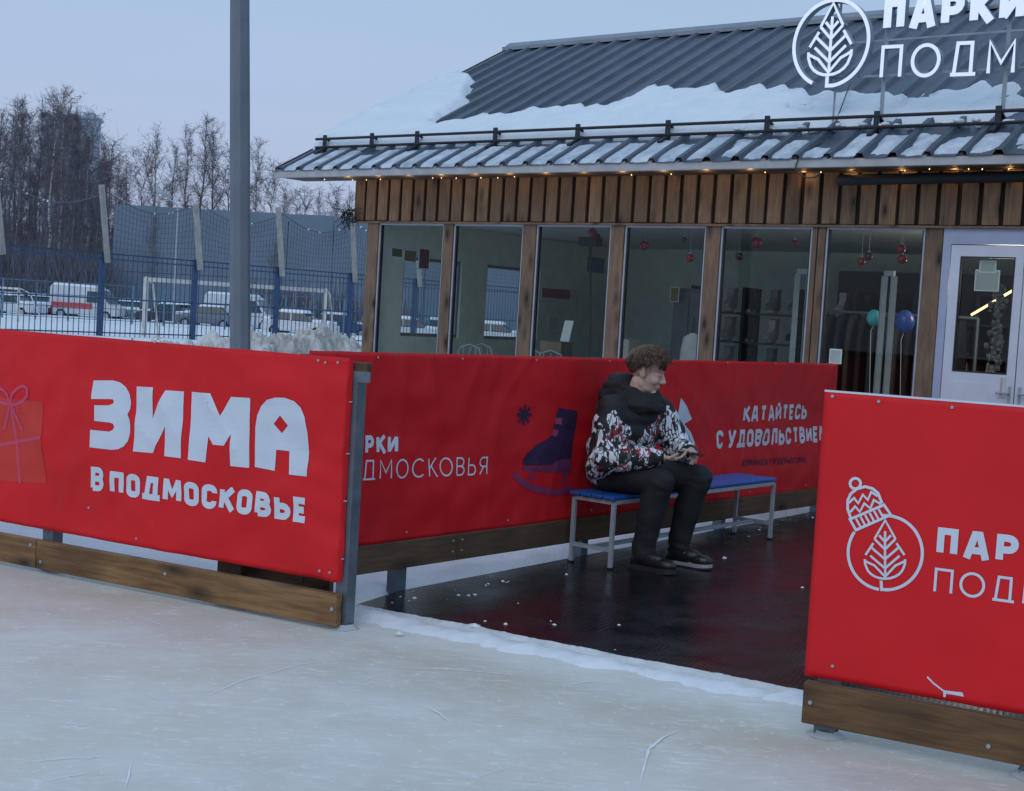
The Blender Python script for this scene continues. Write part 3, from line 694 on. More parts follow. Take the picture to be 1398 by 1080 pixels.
# ---- back banner
BB = Banner(BF, -.78, 5.52, lambda s: .285-.014*s, LIN(1.275, -.003), .016, 9.0, RED2, ('banner', 'long red banner with a purple skate, on the fence behind the seated man'), BF.p(0, 0, 0), off=.006)
zk = lambda x, y: (460+x/2.7, 460+y/2.7)
pk = lambda *p: BB.px([zk(*q) for q in p])
a0 = BB.px([(497, 621)])[0]; a1 = BB.px([(543, 619)])[0]; hh = BB.px([(520, 594)])[0][1]-BB.px([(520, 620)])[0][1]
ww_ = (a1[0]-a0[0])
zz = lambda s: a0[1]+(a1[1]-a0[1])*(s-a0[0])/(a1[0]-a0[0])
x0 = a1[0]-ww_*5/2.9
banner_text(BB, 'ПАРКИ', (x0, zz(x0)), (a1[0], zz(a1[0])), hh, .023, WHITEP, .14)
b0 = BB.px([(510, 655)])[0]; b1 = BB.px([(664, 648)])[0]; hh = BB.px([(560, 627)])[0][1]-BB.px([(560, 653.5)])[0][1]
x0 = b1[0]-(b1[0]-b0[0])*11/8.1
banner_text(BB, 'ПОДМОСКОВЬЯ', (x0, b0[1]+(b1[1]-b0[1])*(x0-b0[0])/(b1[0]-b0[0])), b1, hh, .0095, WHITEP, .2, rd=True)
PUR = plain('print_purple', (.030, .012, .055), .5, amt=.08, bstr=0); PNK2 = plain('print_rose', (.34, .05, .12), .5, amt=.05, bstr=0); PNK3 = plain('print_plum', (.15, .025, .09), .5, amt=.05, bstr=0); PNK4 = plain('print_blade', (.24, .03, .10), .5, amt=.05, bstr=0)
BB.strokes('printed_snowflake', [pk((693-28*math.cos(rad(a)), 288-38*math.sin(rad(a))), (693+28*math.cos(rad(a)), 288+38*math.sin(rad(a)))) for a in (0, 45, 90, 135)], .022, PUR)
BB.poly('printed_skate_boot', [pk((820, 262), (885, 272), (880, 330), (864, 450), (830, 455), (790, 472), (685, 474), (688, 450), (700, 428), (740, 398), (780, 378), (797, 362), (808, 300))], PUR)
BB.poly('printed_skate_sole', [pk((680, 478), (790, 475), (812, 458), (830, 451), (864, 450), (860, 500), (815, 500), (790, 498), (685, 492))], PNK3, .0028)
BB.poly('printed_lace', [pk((808, 298), (833, 300), (830, 324), (806, 320))], PNK2, .0032); BB.poly('printed_lace', [pk((800, 340), (821, 345), (813, 369), (796, 362))], PNK2, .0032)
BB.strokes('printed_skate_blade', [pk((714, 494), (714, 527)), pk((840, 500), (840, 548)), pk((652, 505), (672, 528), (700, 548), (740, 563), (790, 572), (830, 572), (872, 556))], .04, PNK4, .0022)
ck = BB.px([(1014, 577)])[0]; ck1 = BB.px([(1103, 572)])[0]; hk = BB.px([(1060, 553)])[0][1]-BB.px([(1060, 574.5)])[0][1]
banner_text(BB, 'КАТАЙТЕСЬ', ck, ck1, hk, .030, WHITEP, .07)
ck = BB.px([(977.5, 613)])[0]; ck1 = BB.px([(1127, 603)])[0]; hk = BB.px([(1060, 585)])[0][1]-BB.px([(1060, 608)])[0][1]
banner_text(BB, 'С УДОВОЛЬСТВИЕМ', ck, ck1, hk, .032, WHITEP, .07)
ck = BB.px([(1011, 637)])[0]; ck1 = BB.px([(1099, 632)])[0]; hk = BB.px([(1050, 626)])[0][1]-BB.px([(1050, 635)])[0][1]
banner_text(BB, 'КОМАНДА ГУБЕРНАТОРА', ck, ck1, hk, .012, PUR, .1)
BB.poly('printed_white_figure', [BB.px([(928, 543), (935, 554), (943, 572), (937, 576), (933, 579), (942, 590), (950, 608), (952, 614), (915, 614), (912, 582), (924, 567)])], WHITEP, .0025)
fastener(BB, 'grommet', [(s, 1.25) for s in (-.3, .4, 1.1, 1.9, 2.7, 3.5, 4.3, 5.1)]+[(s, .33-.014*s) for s in (0, .9, 1.8, 2.9, 4.0, 5.0)], .006)

# ================================================================== PAVILION
pv = T('pavilion', 'long timber and glass pavilion with a snowy ribbed metal roof behind the rink', 'building', FC.p(6, -4, 0))
TAN = math.tan(rad(27)); ZE = 3.05; EV = -.5; RV = 3.9; S0, S1 = -.87, 12.6; ROOFN = None
zroof = lambda v: ZE+(v-EV)*TAN
F3 = lambda s, v, z: FC.p(s, -v, z)
def roofpx(x, y, lift=0.0):
    d = ray(x, y); V = -FC.n; z0 = ZE+lift; t = (z0+TAN*(-EV-FC.o.dot(V))-CH)/(d.z-TAN*d.dot(V)); q = d*t; q.z = 0
    return ((q-FC.o).dot(FC.u), (q-FC.o).dot(V))
ROOF = plain('ribbed_roof_metal', (.062, .082, .118), .42, .15, 2.5, .22, .08, 30)
CAPM = plain('ridge_metal', (.25, .28, .33), .45, .3, 3, .12, .1, 30)
GUT = plain('gutter_metal', (.42, .42, .43), .5, .1, 5, .15, .15, 30)
INW = plain('interior_wall_paint', (.56, .66, .58), .7, amt=.08, bstr=.05); FLR = plain('interior_floor', (.16, .16, .15), .4)
CEI = plain('ceiling_panel', (.5, .52, .5), .8); PVC = plain('white_pvc', (.62, .65, .74), .35, amt=.05, bstr=.03); PVC2 = plain('lavender_pvc', (.38, .42, .58), .35, amt=.05, bstr=.03)
PAPER = plain('paper', (.7, .72, .7), .8, amt=.05, bstr=0); DKG = plain('dark_shelf', (.02, .022, .026), .6); FRG = plain('grey_frame', (.14, .16, .18), .45)
PVCW = plain('window_frame_pvc', (.40, .44, .52), .4, amt=.12, bstr=.03)
# floor, back walls, ceiling
m = MB(); m.pbox(FC, .2, 12, -7.8, -.0, -.02, .05); m.build('floor_slab', FLR, pv)
m = MB(); m.pbox(FC, .2, 12, -5.1, -5.0, .05, 2.56); m.build('back_wall', INW, pv)
m = MB(); m.pbox(FC, 11.9, 12, -5.0, -.1, .05, 2.56); m.build('end_wall', INW, pv)
m = MB(); m.pbox(FC, .2, 12, -7.8, -.02, 2.56, 2.6); m.build('ceiling', CEI, pv)
m = MB(); m.pbox(FC, 7.4, 7.5, -5.0, -2.6, .05, 2.56); m.build('partition_wall', INW, pv)
# gable-end wall with two windows (pieces between the openings)
GW = ((.56, 1.66), (2.18, 3.34)); zlo, zhi = 1.18, 2.14
m = MB(); vv = [0.1, .56, 1.66, 2.18, 3.34, 7.8]
for a, b_ in ((.1, .56), (1.66, 2.18), (3.34, 7.8)): m.pbox(FC, .2, .3, -b_, -a, .05, 2.56)
for a, b_ in GW: m.pbox(FC, .2, .3, -b_, -a, .05, zlo); m.pbox(FC, .2, .3, -b_, -a, zhi, 2.56)
m.build('gable_wall', INW, pv)
for a, b_ in GW:
    m = MB()
    for q in ((a, a+.04, zlo, zhi), (b_-.04, b_, zlo, zhi), (a+.04, b_-.04, zlo, zlo+.04), (a+.04, b_-.04, zhi-.04, zhi)): m.pbox(FC, .22, .27, -q[1], -q[0], q[2], q[3])
    f = m.build('window', FRG, pv); g = MB(); g.add([FC.p(.243, -a-.04, zlo+.04), FC.p(.243, -b_+.04, zlo+.04), FC.p(.243, -b_+.04, zhi-.04), FC.p(.243, -a-.04, zhi-.04)], [(0, 1, 2, 3)]); g.build('pane', GLASS, f)
# posts
PO = [(.22, .39), (1.375, 1.515), (2.485, 2.655), (3.605, 3.765), (4.705, 4.865), (5.825, 5.875), (5.885, 5.955), (6.895, 7.055), (8.55, 8.7), (9.9, 10.05), (11.3, 11.45)]
for a, b_ in PO:
    board('window_post', F3((a+b_)/2, .03, -.02), F3((a+b_)/2, .03, 2.49), .1, round(b_-a, 3), WOOD_C, pv, FC.n, .004)
# windows
WN = [(.39, 1.375), (1.515, 2.485), (2.655, 3.605), (3.765, 4.705), (4.865, 5.825), (5.955, 6.895), (8.7, 9.9), (10.05, 11.3)]
for a, b_ in WN:
    m = MB(); e = .003; w_ = .017; a += e; b_ -= e
    for q in ((a, a+w_, .06, 2.485), (b_-w_, b_, .06, 2.485), (a+w_, b_-w_, .06, .12), (a+w_, b_-w_, 2.46, 2.485)): m.pbox(FC, q[0], q[1], -.045, -.0, q[2], q[3])
    f = m.build('window', PVCW, pv); m = MB()
    for q in ((a+w_, a+w_+.016, .12, 2.46), (b_-w_-.016, b_-w_, .12, 2.46)): m.pbox(FC, q[0], q[1], -.045, -.012, q[2], q[3])
    m.build('gasket', DARKM, f)
    g = MB(); g.add([FC.p(a+w_+.016, -.026, .12), FC.p(b_-w_-.016, -.026, .12), FC.p(b_-w_-.016, -.026, 2.46), FC.p(a+w_+.016, -.026, 2.46)], [(0, 1, 2, 3)]); g.build('pane', GLASS, f)
m = MB(); m.pbox(FC, .22, 12, -.07, -.0, -.02, .055); m.build('sill_beam', WOOD_D, pv)
# door set
m = MB()
for q in ((7.06, 7.13, .05, 2.49), (8.48, 8.545, .05, 2.49), (7.13, 8.48, 2.345, 2.49)): m.pbox(FC, q[0], q[1], -.05, .012, q[2], q[3])
m.build('door_frame', PVC2, pv)
for a, b_, gl in ((7.14, 7.765, True), (7.775, 8.47, True)):
    m = MB(); z0, z1 = .07, 2.335; g0, g1, gz0, gz1 = a+.085, b_-.07, 1.245, 2.24
    for q in ((a, g0, z0, z1), (g1, b_, z0, z1), (g0, g1, z0, gz0), (g0, g1, gz1, z1)): m.pbox(FC, q[0], q[1], -.04, .02, q[2], q[3])
    d_ = m.build('door', PVC, pv, bevel=0)
    m = MB(); m.add([FC.p(g0, -.009, gz0), FC.p(g1, -.009, gz0), FC.p(g1, -.009, gz1), FC.p(g0, -.009, gz1)], [(0, 1, 2, 3)]); m.build('door_pane', GLASS, d_)
    m = MB()
    for q in ((g0, g0+.012, gz0, gz1), (g1-.012, g1, gz0, gz1), (g0+.012, g1-.012, gz0, gz0+.012), (g0+.012, g1-.012, gz1-.012, gz1)): m.pbox(FC, q[0], q[1], -.004, .023, q[2], q[3])
    m.build('gasket', DARKM, d_)
    m = MB(); m.pbox(FC, g0+.0, g1, .021, .026, .35, 1.16); m.build('door_panel', PVC, d_, bevel=.001)
    m = MB(); q = b_-.035 if a < 7.5 else a+.04; m.pbox(FC, q-.012, q+.012, .021, .028, .95, 1.15); m.tube([F3(q, -.02, 1.09), F3(q, -.07, 1.09), F3(q-.1 if a < 7.5 else q+.1, -.07, 1.09)], .009, 8); m.build('handle', STEEL2, d_)
m = MB(); sp = [FC.sz(*p, .025) for p in ((1363, 515), (1373, 516))]; 
# fascia
m = MB(); m.pbox(FC, .0, 12, -.04, -.0, 2.5, 3.2); m.build('fascia_backing', plain('shade_dark_backing', (.012, .008, .006), .8), pv)  # inner boards: shadow between the planks is put into this near-black colour
m = MB(); m.pbox(FC, .0, .03, -7.8, -.041, 2.5, 3.2); m.build('fascia_return', WOOD_P, pv)
i = 0; s = .003
while s < 11.9:
    w_ = .142 if i % 7 else .150; zt = 3.16; zb_ = 2.505+random.uniform(-.004, .004)
    board('fascia_plank', F3(s+w_/2, -.016, zb_), F3(s+w_/2, -.016, zt), .026, w_, WOOD_P, pv, FC.n, .003, .007); s += .1845; i += 1
m = MB(); m.pbox(FC, -.005, 12, -.02, .05, 2.478, 2.498); m.build('fascia_trim', WOOD_C, pv)
# roof: ribbed sheets front and back
def rib_profile(s0, s1):
    p = []; k = math.ceil((s0+.15)/.3)*.3-.15
    p.append((s0, 0))
    while k < s1-.06:
        if k > s0+.06: p += [(k-.05, 0), (k-.025, .042), (k+.025, .042), (k+.05, 0)]
        k += .3
    p.append((s1, 0)); return p
for sgn in (1, -1):
    s = S0; n = 0
    while s < S1-.01:
        e = min(s+1.2, S1); pr_ = rib_profile(s, e); m = MB(); vs = []
        for v in (EV-.03, 1.0, 2.2, RV-.02):
            vv_ = v if sgn == 1 else 2*RV-v
            for (a, h) in pr_: vs.append(F3(a, vv_, zroof(v)+h+.002*n))
        k = len(pr_); fs = [(j*k+i, j*k+i+1, (j+1)*k+i+1, (j+1)*k+i) for j in range(3) for i in range(k-1)]
        m.add(vs, fs if sgn == 1 else [f[::-1] for f in fs]); m.build('roof_sheet', ROOF, pv); s = e; n = 1-n
# sheathing and verge boards below the sheets, ridge cap, gutter
m = MB(); 
for sgn in (1, -1):
    a = [F3(s_, (v if sgn == 1 else 2*RV-v), zroof(v)-dz) for s_ in (S0+.02, S1-.02) for v in (EV, RV) for dz in (.008, .05)]
    m.add(a, [(0, 1, 3, 2), (4, 6, 7, 5), (0, 4, 5, 1), (2, 3, 7, 6), (0, 2, 6, 4), (1, 5, 7, 3)])
m.build('roof_sheathing', WOOD_D, pv)
m = MB()
for sgn in (1, -1):
    vs = [F3(s_, RV-.16*sgn if t == 0 else RV, (zroof(RV-.16)+.05 if t == 0 else zroof(RV)+.075)+h) for s_ in (S0-.03, S1+.03) for t in (0, 1) for h in (0, .006)]
    m.add(vs, [(0, 1, 3, 2), (4, 6, 7, 5), (0, 4, 5, 1), (2, 3, 7, 6), (0, 2, 6, 4), (1, 5, 7, 3)])
    a = F3(S0-.03, RV-.16*sgn, zroof(RV-.16)+.052); b_ = F3(S1+.03, RV-.16*sgn, zroof(RV-.16)+.052); m.beam(a, b_, .006, .05)
m.build('ridge_cap', CAPM, pv)
m = MB(); m.pbox(FC, S0, S1, .5, .512, 2.965, 3.035); m.pbox(FC, S0, S1, .44, .5, 2.965, 2.972); m.build('eave_strip', GUT, pv)
m = MB(); m.beam(F3(S0+.01, EV+.02, zroof(EV+.02)-.03), F3(S0+.01, RV, zroof(RV)-.03), .02, .11); m.build('verge_board', WOOD_D, pv)
m = MB(); m.pbox(FC, S0, 12, -.0, .44, 2.974, 2.982); m.build('soffit', WOOD_D, pv)
m = MB()    # gable triangle
m.add([F3(.1, 0, 3.05), F3(.1, 2*RV, 3.05), F3(.1, RV, zroof(RV)-.06)], [(0, 1, 2)]); m.build('gable_infill', WOOD_D, pv)
# snow guard
gr = T('snow_guard', 'dark two-pipe snow guard running along the pavilion roof above the eave', 'snow guard', F3(4, .05, zroof(.05)))
for h in (.055, .155):
    m = MB(); m.tube([F3(s_, .05, zroof(.05)+h) for s_ in (S0+.1, 3, 6, 9, S1-.1)], .016, 8); m.build('pipe', DARKM, gr)
for s_ in [-.62, .15, .85]+[1.98+1.09*i for i in range(10)]:
    m = MB(); c = F3(s_, .05, zroof(.05)); m.beam(c+Vector((0, 0, .0)), c+Vector((0, 0, .20)), .05, .02, FC.n); m.beam(F3(s_, -.1, zroof(-.1)+.04), F3(s_, .2, zroof(.2)+.04), .045, .02); m.beam(F3(s_, .2, zroof(.2)+.04), c+Vector((0, 0, .17)), .035, .012); m.build('bracket', DARKM, gr)
# ---- roof snow as a height field in (s, v)
bd = [roofpx(x, y, .08) for x, y in ((596, 166), (640, 160), (675, 150), (705, 152), (750, 141), (790, 136), (830, 139), (870, 128), (905, 113), (940, 118), (985, 112), (1000, 124), (1040, 110), (1075, 112), (1110, 122), (1180, 118), (1230, 112), (1280, 118), (1330, 108), (1398, 104))]
bl = [roofpx(x, y, .1) for x, y in ((596, 166), (612, 150), (628, 140), (645, 130), (642, 118), (652, 106), (640, 96))]
def vtop(s):
    if s <= bd[0][0]: return bd[0][1]
    for (a, b_), (c_, d_) in zip(bd, bd[1:]):
        if a <= s <= c_: return b_+(d_-b_)*(s-a)/(c_-a)
    return bd[-1][1]
def sleft(v):
    q = sorted(bl, key=lambda t: t[1])
    if v <= q[0][1]: return q[0][0]
    for (a, b_), (c_, d_) in zip(q, q[1:]):
        if b_ <= v <= d_: return a+(c_-a)*(v-b_)/(d_-b_)
    return -9 if v > q[-1][1]+.05 else q[-1][0]
def snow_field(name, label_parent, s0, s1, v0, v1, st, thick, par):
    nx = int((s1-s0)/st); ny = int((v1-v0)/st); hs = {}; m = MB(); vs = []
    for j in range(ny+1):
        for i in range(nx+1):
            s_, v = s0+i*st, v0+j*st; h = thick(s_, v); hs[i, j] = h; vs.append(F3(s_, v, zroof(v)+max(h, -.01)))
    fs = [(j*(nx+1)+i, j*(nx+1)+i+1, (j+1)*(nx+1)+i+1, (j+1)*(nx+1)+i) for j in range(ny) for i in range(nx) if max(hs[i, j], hs[i+1, j], hs[i, j+1], hs[i+1, j+1]) > 0]
    m.add(vs, fs); o = m.build(name, SNOWF or SNOWR, par, smooth=True)
    bm = bmesh.new(); bm.from_mesh(o.data); bmesh.ops.delete(bm, geom=[v for v in bm.verts if not v.link_faces], context='VERTS'); bm.to_mesh(o.data); bm.free(); return o
def sm(x): x = min(1, max(0, x)); return x*x*(3-2*x)
def th_up(s, v):
    n = noise.noise(Vector((s*2.1, v*2.6, 1)))*.5+noise.noise(Vector((s*6, v*6, 2)))*.28
    rib = abs(((s+.15)/.3+.5) % 1-.5)*2     # 0 at rib centre
    d = vtop(s)-v+(.12+.10*sm((s-3.5)/2))*n-.12*(1-rib)
    dl = (sleft(v)-s)+.12*n if v < bl[-1][1]+.4 else -9
    if s < sleft(bl[0][1]) and v < bl[-1][1]: d = max(d, dl)
    else: d = max(d, dl) if dl > -3 else d
    if v > 3.42: d = min(d, (3.5-v))
    lo = v-.075+.012*n
    if s > 5.2: lo += .0
    edge = min(d*1.0, lo*2.2, (s-S0+.03)*2.5)
    if s > 4.9:   # patchy to the right
        pn = noise.noise(Vector((s*2.0, v*4.2, 7)))+.3*noise.noise(Vector((s*7, v*7, 5)))
        patch = .34-pn*1.1-max(0, .42-v)*2.1*sm((s-4.9)/1.2)-max(0, s-7.1)*1.1
        edge = min(edge, patch)
    t = sm(edge/.16); base_h = .13 if s < 4.5 else .13-.04*sm((s-4.5)/1.5)
    if s < .6: base_h += .05*sm((.6-s)/1.2)
    base_h *= 1-.35*sm((v-1.2)/2)
    return t*(base_h+.045*n+.02*noise.noise(Vector((s*9, v*9, 3))))-.012
sn = T('roof_snow', 'thick bank of snow lying on the pavilion roof above the snow guard', 'snow', F3(2, 1, zroof(1)))
SNOWF = None
snow_field('snow_bank', None, S0-.04, 8.2, .06, 3.55, .04, th_up, sn)
def th_lo(s, v):
    x = ((s+.15)/.3+.5) % 1-.5            # -.5 .. .5 of a bay, rib at 0
    n = noise.noise(Vector((math.floor((s+.15)/.3)*7.7, v*1.2, 4))); n2 = noise.noise(Vector((s*14, v*6, 4)))
    a = abs(x); e = min((a-.07)*.3*3.4, (v-EV+.02)*2, (.0-v)*1.1+.06+n*.42)
    e += .05*n2+.03*noise.noise(Vector((s*40, v*20, 1)))
    if s > 4.0: e -= sm((s-4)/1.2)*(.02+.30*max(0, noise.noise(Vector((s*1.7, v*3.5, 9)))+.25))
    return sm(e/.10)*.032-.006
SNOWF = snow_mat('frosty_film_snow', (.30, .36, .44), (.72, .78, .85), scale=5)
snow_field('snow_film', None, S0+.05, 8.6, EV-.02, .03, .03, th_lo, sn)
m = MB()
for i in range(40):   # lumps on the rail and brackets
    s_ = random.uniform(4.9, 8.2); m.ell(F3(s_, .07+random.uniform(0, .05), zroof(.06)+random.uniform(.03, .09)), (random.uniform(.02, .06), .03, .02), 7, 5)
m.build('snow_lump', SNOWR, sn, smooth=True)
# ---- illuminated-letter sign on the roof (white faces given a weak glow)
SG = .12; SGP = lambda x, y: FC.sz(x, y, -SG)
sg = T('roof_sign', 'white three-dimensional letter sign with a round leaf emblem standing on the pavilion roof', 'sign', F3(7, SG, zroof(SG)))
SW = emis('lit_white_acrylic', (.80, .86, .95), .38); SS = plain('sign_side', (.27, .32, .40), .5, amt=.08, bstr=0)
def extr(name, lines, wd, parent, dep=.085, mat=None):
    me = MB()
    for k, ln in enumerate(lines):
        for q in strip2(ln, wd):
            a = [FC.p(x, -SG+.0006*k, z) for x, z in q]; b_ = [FC.p(x, -SG-dep, z) for x, z in q]
            me.add(a+b_, [(0, 1, 2, 3)], 0); me.add(a+b_, [(7, 6, 5, 4), (0, 4, 5, 1), (1, 5, 6, 2), (2, 6, 7, 3), (3, 7, 4, 0)], 1)
    o = me.build(name, [SW, SS], parent); bm = bmesh.new(); bm.from_mesh(o.data); bmesh.ops.recalc_face_normals(bm, faces=bm.faces); bm.to_mesh(o.data); bm.free(); return o
sx0, _ = SGP(1204, 100); c0 = SGP(1200, 108); c1 = SGP(1238, 107)
cap = SGP(1215, 62)[1]-SGP(1215, 108)[1]
zl = lambda s: c0[1]+(SGP(1395, 101)[1]-c0[1])*(s-c0[0])/(SGP(1395, 101)[0]-c0[0])
pitch = (SGP(1341, 104)[0]-SGP(1199, 108)[0])/3
ends = SGP(1341, 104)[0]
for ch, lines in layout('ПОДМОСКОВЬЯ', c0[0], c0[0]+(ends-c0[0])/3*10.6, cap, .032, .24, True):
    extr('sign_letter', [[(x, zl(x)+y) for x, y in ln] for ln in lines], .032, sg)
t0 = SGP(1203, 45); cap2 = SGP(1220, 2)[1]-SGP(1220, 46)[1]; e1 = SGP(1328, 40)[0]
zl2 = lambda s: t0[1]+(SGP(1345, 33)[1]-t0[1])*(s-t0[0])/(SGP(1345, 33)[0]-t0[0])
for ch, lines in layout('ПАРКИ', t0[0], t0[0]+(e1-t0[0])/3*4.6, cap2*1.05, .085, .10, False):
    extr('sign_letter', [[(x, zl2(x)+y) for x, y in ln] for ln in lines], .075, sg)
cc_ = SGP(1134, 59); rs_ = (SGP(1184, 59)[0]-SGP(1083, 59)[0])/2; rz_ = (SGP(1134, 1)[1]-SGP(1134, 118)[1])/2
ring = lambda a0, a1: [(cc_[0]+rs_*math.cos(rad(a)), cc_[1]+rz_*math.sin(rad(a))) for a in range(a0, a1, 6)]
extr('sign_ring', [ring(-97+12, 251), [(cc_[0]-.01, cc_[1]-rz_*.74), (cc_[0]-.01, cc_[1]-rz_*.99), (cc_[0]+.07, cc_[1]-rz_*.985)]], .034, sg)
extr('sign_leaf', [[(cc_[0]+(x)*rs_, cc_[1]-(y)*rz_) for x, y in ln] for ln in leaf_lines(0, 0, 1.0)], .027, sg)
for (x, y0, y1) in ((1196, -30, 163), (1363, -30, 153)):
    a = SGP(x-0*.05, y1); m = MB(); m.beam(F3(a[0], SG+.11, zroof(SG)+.02), F3(a[0], SG+.11, 4.75), .03); m.build('support', STEEL2, sg)
for s_ in (9.0, 10.6): m = MB(); m.beam(F3(s_, SG+.11, zroof(SG)+.02), F3(s_, SG+.11, 4.75), .03); m.build('support', STEEL2, sg)
for zz_ in (SGP(1250, 47)[1]-.01, c0[1]+.05, SGP(1250, 15)[1]):
    m = MB(); m.beam(F3(5.8, SG+.105, zz_), F3(11.2, SG+.105, zz_), .018); m.build('crossbar', STEEL2, sg)
m = MB(); m.beam(F3(SGP(1142, 0)[0], SG+.11, zroof(SG)), F3(SGP(1142, 0)[0], SG+.11, 4.6), .018); m.build('support', STEEL2, sg)
# cables, awning roll, fairy lights
m = MB(); pts = [roofpx(1160, 118, .1), roofpx(1150, 145, .1)]
cp = [F3(a, b_, zroof(b_)+.12) for a, b_ in pts]+[F3(*[FC.sz(1136, 180, -.05)[0], .05, FC.sz(1136, 180, -.05)[1]])]+[F3(FC.sz(x, y, .3)[0], -.3, FC.sz(x, y, .3)[1]) for x, y in ((1122, 196), (1102, 206))]+[F3(FC.sz(x, y, .53)[0], -.53, FC.sz(x, y, .53)[1]) for x, y in ((1090, 216), (1086, 228), (1092, 238), (1101, 243), (1112, 242), (1120, 238))]
m.tube(cp, .006, 6); tag(m.build('cable', BLACK, loc=F3(6, -.3, 3.1)), 'thin black cable looping from the roof sign down over the eave', 'cable')
ar = T('awning_roll', 'long black rolled awning tube fixed across the fascia planks at the right', 'awning', FC.p(9, .2, 2.9))
a_ = FC.sz(1145, 246, .17); b2 = FC.sz(1398, 241, .17); dz = (b2[1]-a_[1])/(b2[0]-a_[0])
m = MB(); m.tube([FC.p(s_, .17, a_[1]+dz*(s_-a_[0])) for s_ in (a_[0], 7, 8, 9, 10, 11.5)], .048, 14); m.build('rolled_fabric', plain('black_awning_cloth', (.014, .016, .022), .7), ar, smooth=True)
for s_ in (a_[0]+.08, 7.6, 9, 10.5):
    m = MB(); m.pbox(FC, s_-.02, s_+.02, .03, .14, a_[1]-.01, a_[1]+.03); m.build('bracket', DARKM, ar)
fs = T('fairy_lights', 'warm white fairy lights strung under the pavilion eave', 'light string', FC.p(4, .46, 2.95))
EM = emis('warm_bulb', (1, .62, .25), 2.6); m = MB(); wp = []
s_ = -.2
while s_ < 9.2:
    wp.append(FC.p(s_, .455+random.uniform(-.01, .01), 2.952-.014*abs(math.sin(s_*2.2))-random.uniform(0, .006))); s_ += .11
m.tube(wp, .003, 4); m.build('wire', BLACK, fs)
bulb = MB(); bulb.ell((0, 0, 0), (.0045, .0045, .007), 6, 4); bme = None
for i, p_ in enumerate(wp):
    if random.random() < (.20 if i < 50 else .42):
        q = p_-Vector((0, 0, .01))
        if bme is None: o = bulb.build('bulb', EM, fs); o.location = q-base_of(fs); bme = o.data; bme.transform(Matrix.Translation(base_of(fs)))
        else: link('bulb', bme, None, fs, q)
for i in range(19):     # the light those bulbs give
    l = bpy.data.lights.new('fairy_glow', 'POINT'); l.energy = .42 if i < 12 else .35; l.color = (1, .58, .22); l.shadow_soft_size = .02
    o = bpy.data.objects.new('fairy_glow', l); COL.objects.link(o); o.location = FC.p(.1+i*.47, .26 if i < 12 else .115, 2.905 if i < 12 else 2.955)
# fir bundle on the corner
m = MB()
for i in range(90):
    a = FC.p(-.05+random.uniform(-.08, .12), .1, 2.56+random.uniform(-.1, .08)); d = Vector((random.gauss(0, 1), random.gauss(0, 1), random.gauss(-.2, .8))).normalized()*random.uniform(.06, .15)
    m.beam(a, a+d, .006, .006)
tag(m.build('fir_sprig', plain('fir', (.016, .022, .02), .8), loc=FC.p(-.05, .1, 2.5)), 'dark fir sprig hanging on the left corner of the pavilion fascia', 'decoration')
# ---- things inside
def ip(x, y, v):       # a point at depth v behind the facade on the sight line
    s_, z = FC.sz(x, y, -v); return F3(s_, v, z)
REDB = plain('red_glass_ball', (.20, .006, .008), .15, amt=.05, bstr=0); DKB = plain('dark_glass_ball', (.05, .02, .02), .15, amt=.05, bstr=0)
bn = ['under the dark ceiling device in the third window', 'in the fourth window, leftmost', 'in the fourth window, small and highest', 'in the fourth window, lower right', 'in the fifth window, biggest', 'in the fifth window, dark, low at its left', 'in the fifth window, rightmost', 'in the sixth window, low left of its pair', 'in the sixth window, dark, right of its pair', 'in the sixth window, upper one of the two hanging together', 'in the sixth window, lower one of the two hanging together']
for (x, y, r, mt), l_ in zip([(809, 318, .05, REDB), (880, 335, .05, REDB), (934, 327, .028, DKB), (942, 352, .042, REDB), (1033, 331, .055, REDB), (1009, 350, .04, DKB), (1085, 332, .032, REDB), (1176, 357, .04, REDB), (1186, 350, .04, DKB), (1230, 340, .045, REDB), (1232, 354, .045, REDB)], bn):
    p_ = ip(x, y, .3); t_ = T('bauble', 'glossy red Christmas ball hanging '+l_ if mt is REDB else 'dark shiny Christmas ball hanging '+l_, 'bauble', p_, 'Christmas balls hanging behind the panes')
    m = MB(); m.ell(p_, (r, r, r), 14, 10); m.build('ball', mt, t_, smooth=True)
    m = MB(); m.tube([p_+Vector((0, 0, r)), Vector((p_.x, p_.y, 2.56))], .002, 4); m.tube([p_+Vector((0, 0, r-.004)), p_+Vector((0, 0, r+.012))], .01, 6); m.build('thread', STEEL2, t_)
for x, y, r, c_, l_ in ((1193, 434, .07, (.05, .42, .42), 'teal balloon floating behind the sixth window'), (1235, 439, .095, (.04, .10, .42), 'dark blue balloon floating behind the sixth window')):
    p_ = ip(x, y, .8); t_ = T('balloon', l_, 'balloon', p_); m = MB(); m.ell(p_, (r, r, r*1.15), 16, 12); m.build('balloon_skin', plain(l_[:4]+'_rubber', c_, .3, amt=.05, bstr=0), t_, smooth=True)
    m = MB(); m.tube([p_-Vector((0, 0, r*1.13)), p_-Vector((0.02, 0, r*1.8)), Vector((p_.x+.03, p_.y, .6))], .003, 4); m.build('string', PAPER, t_)
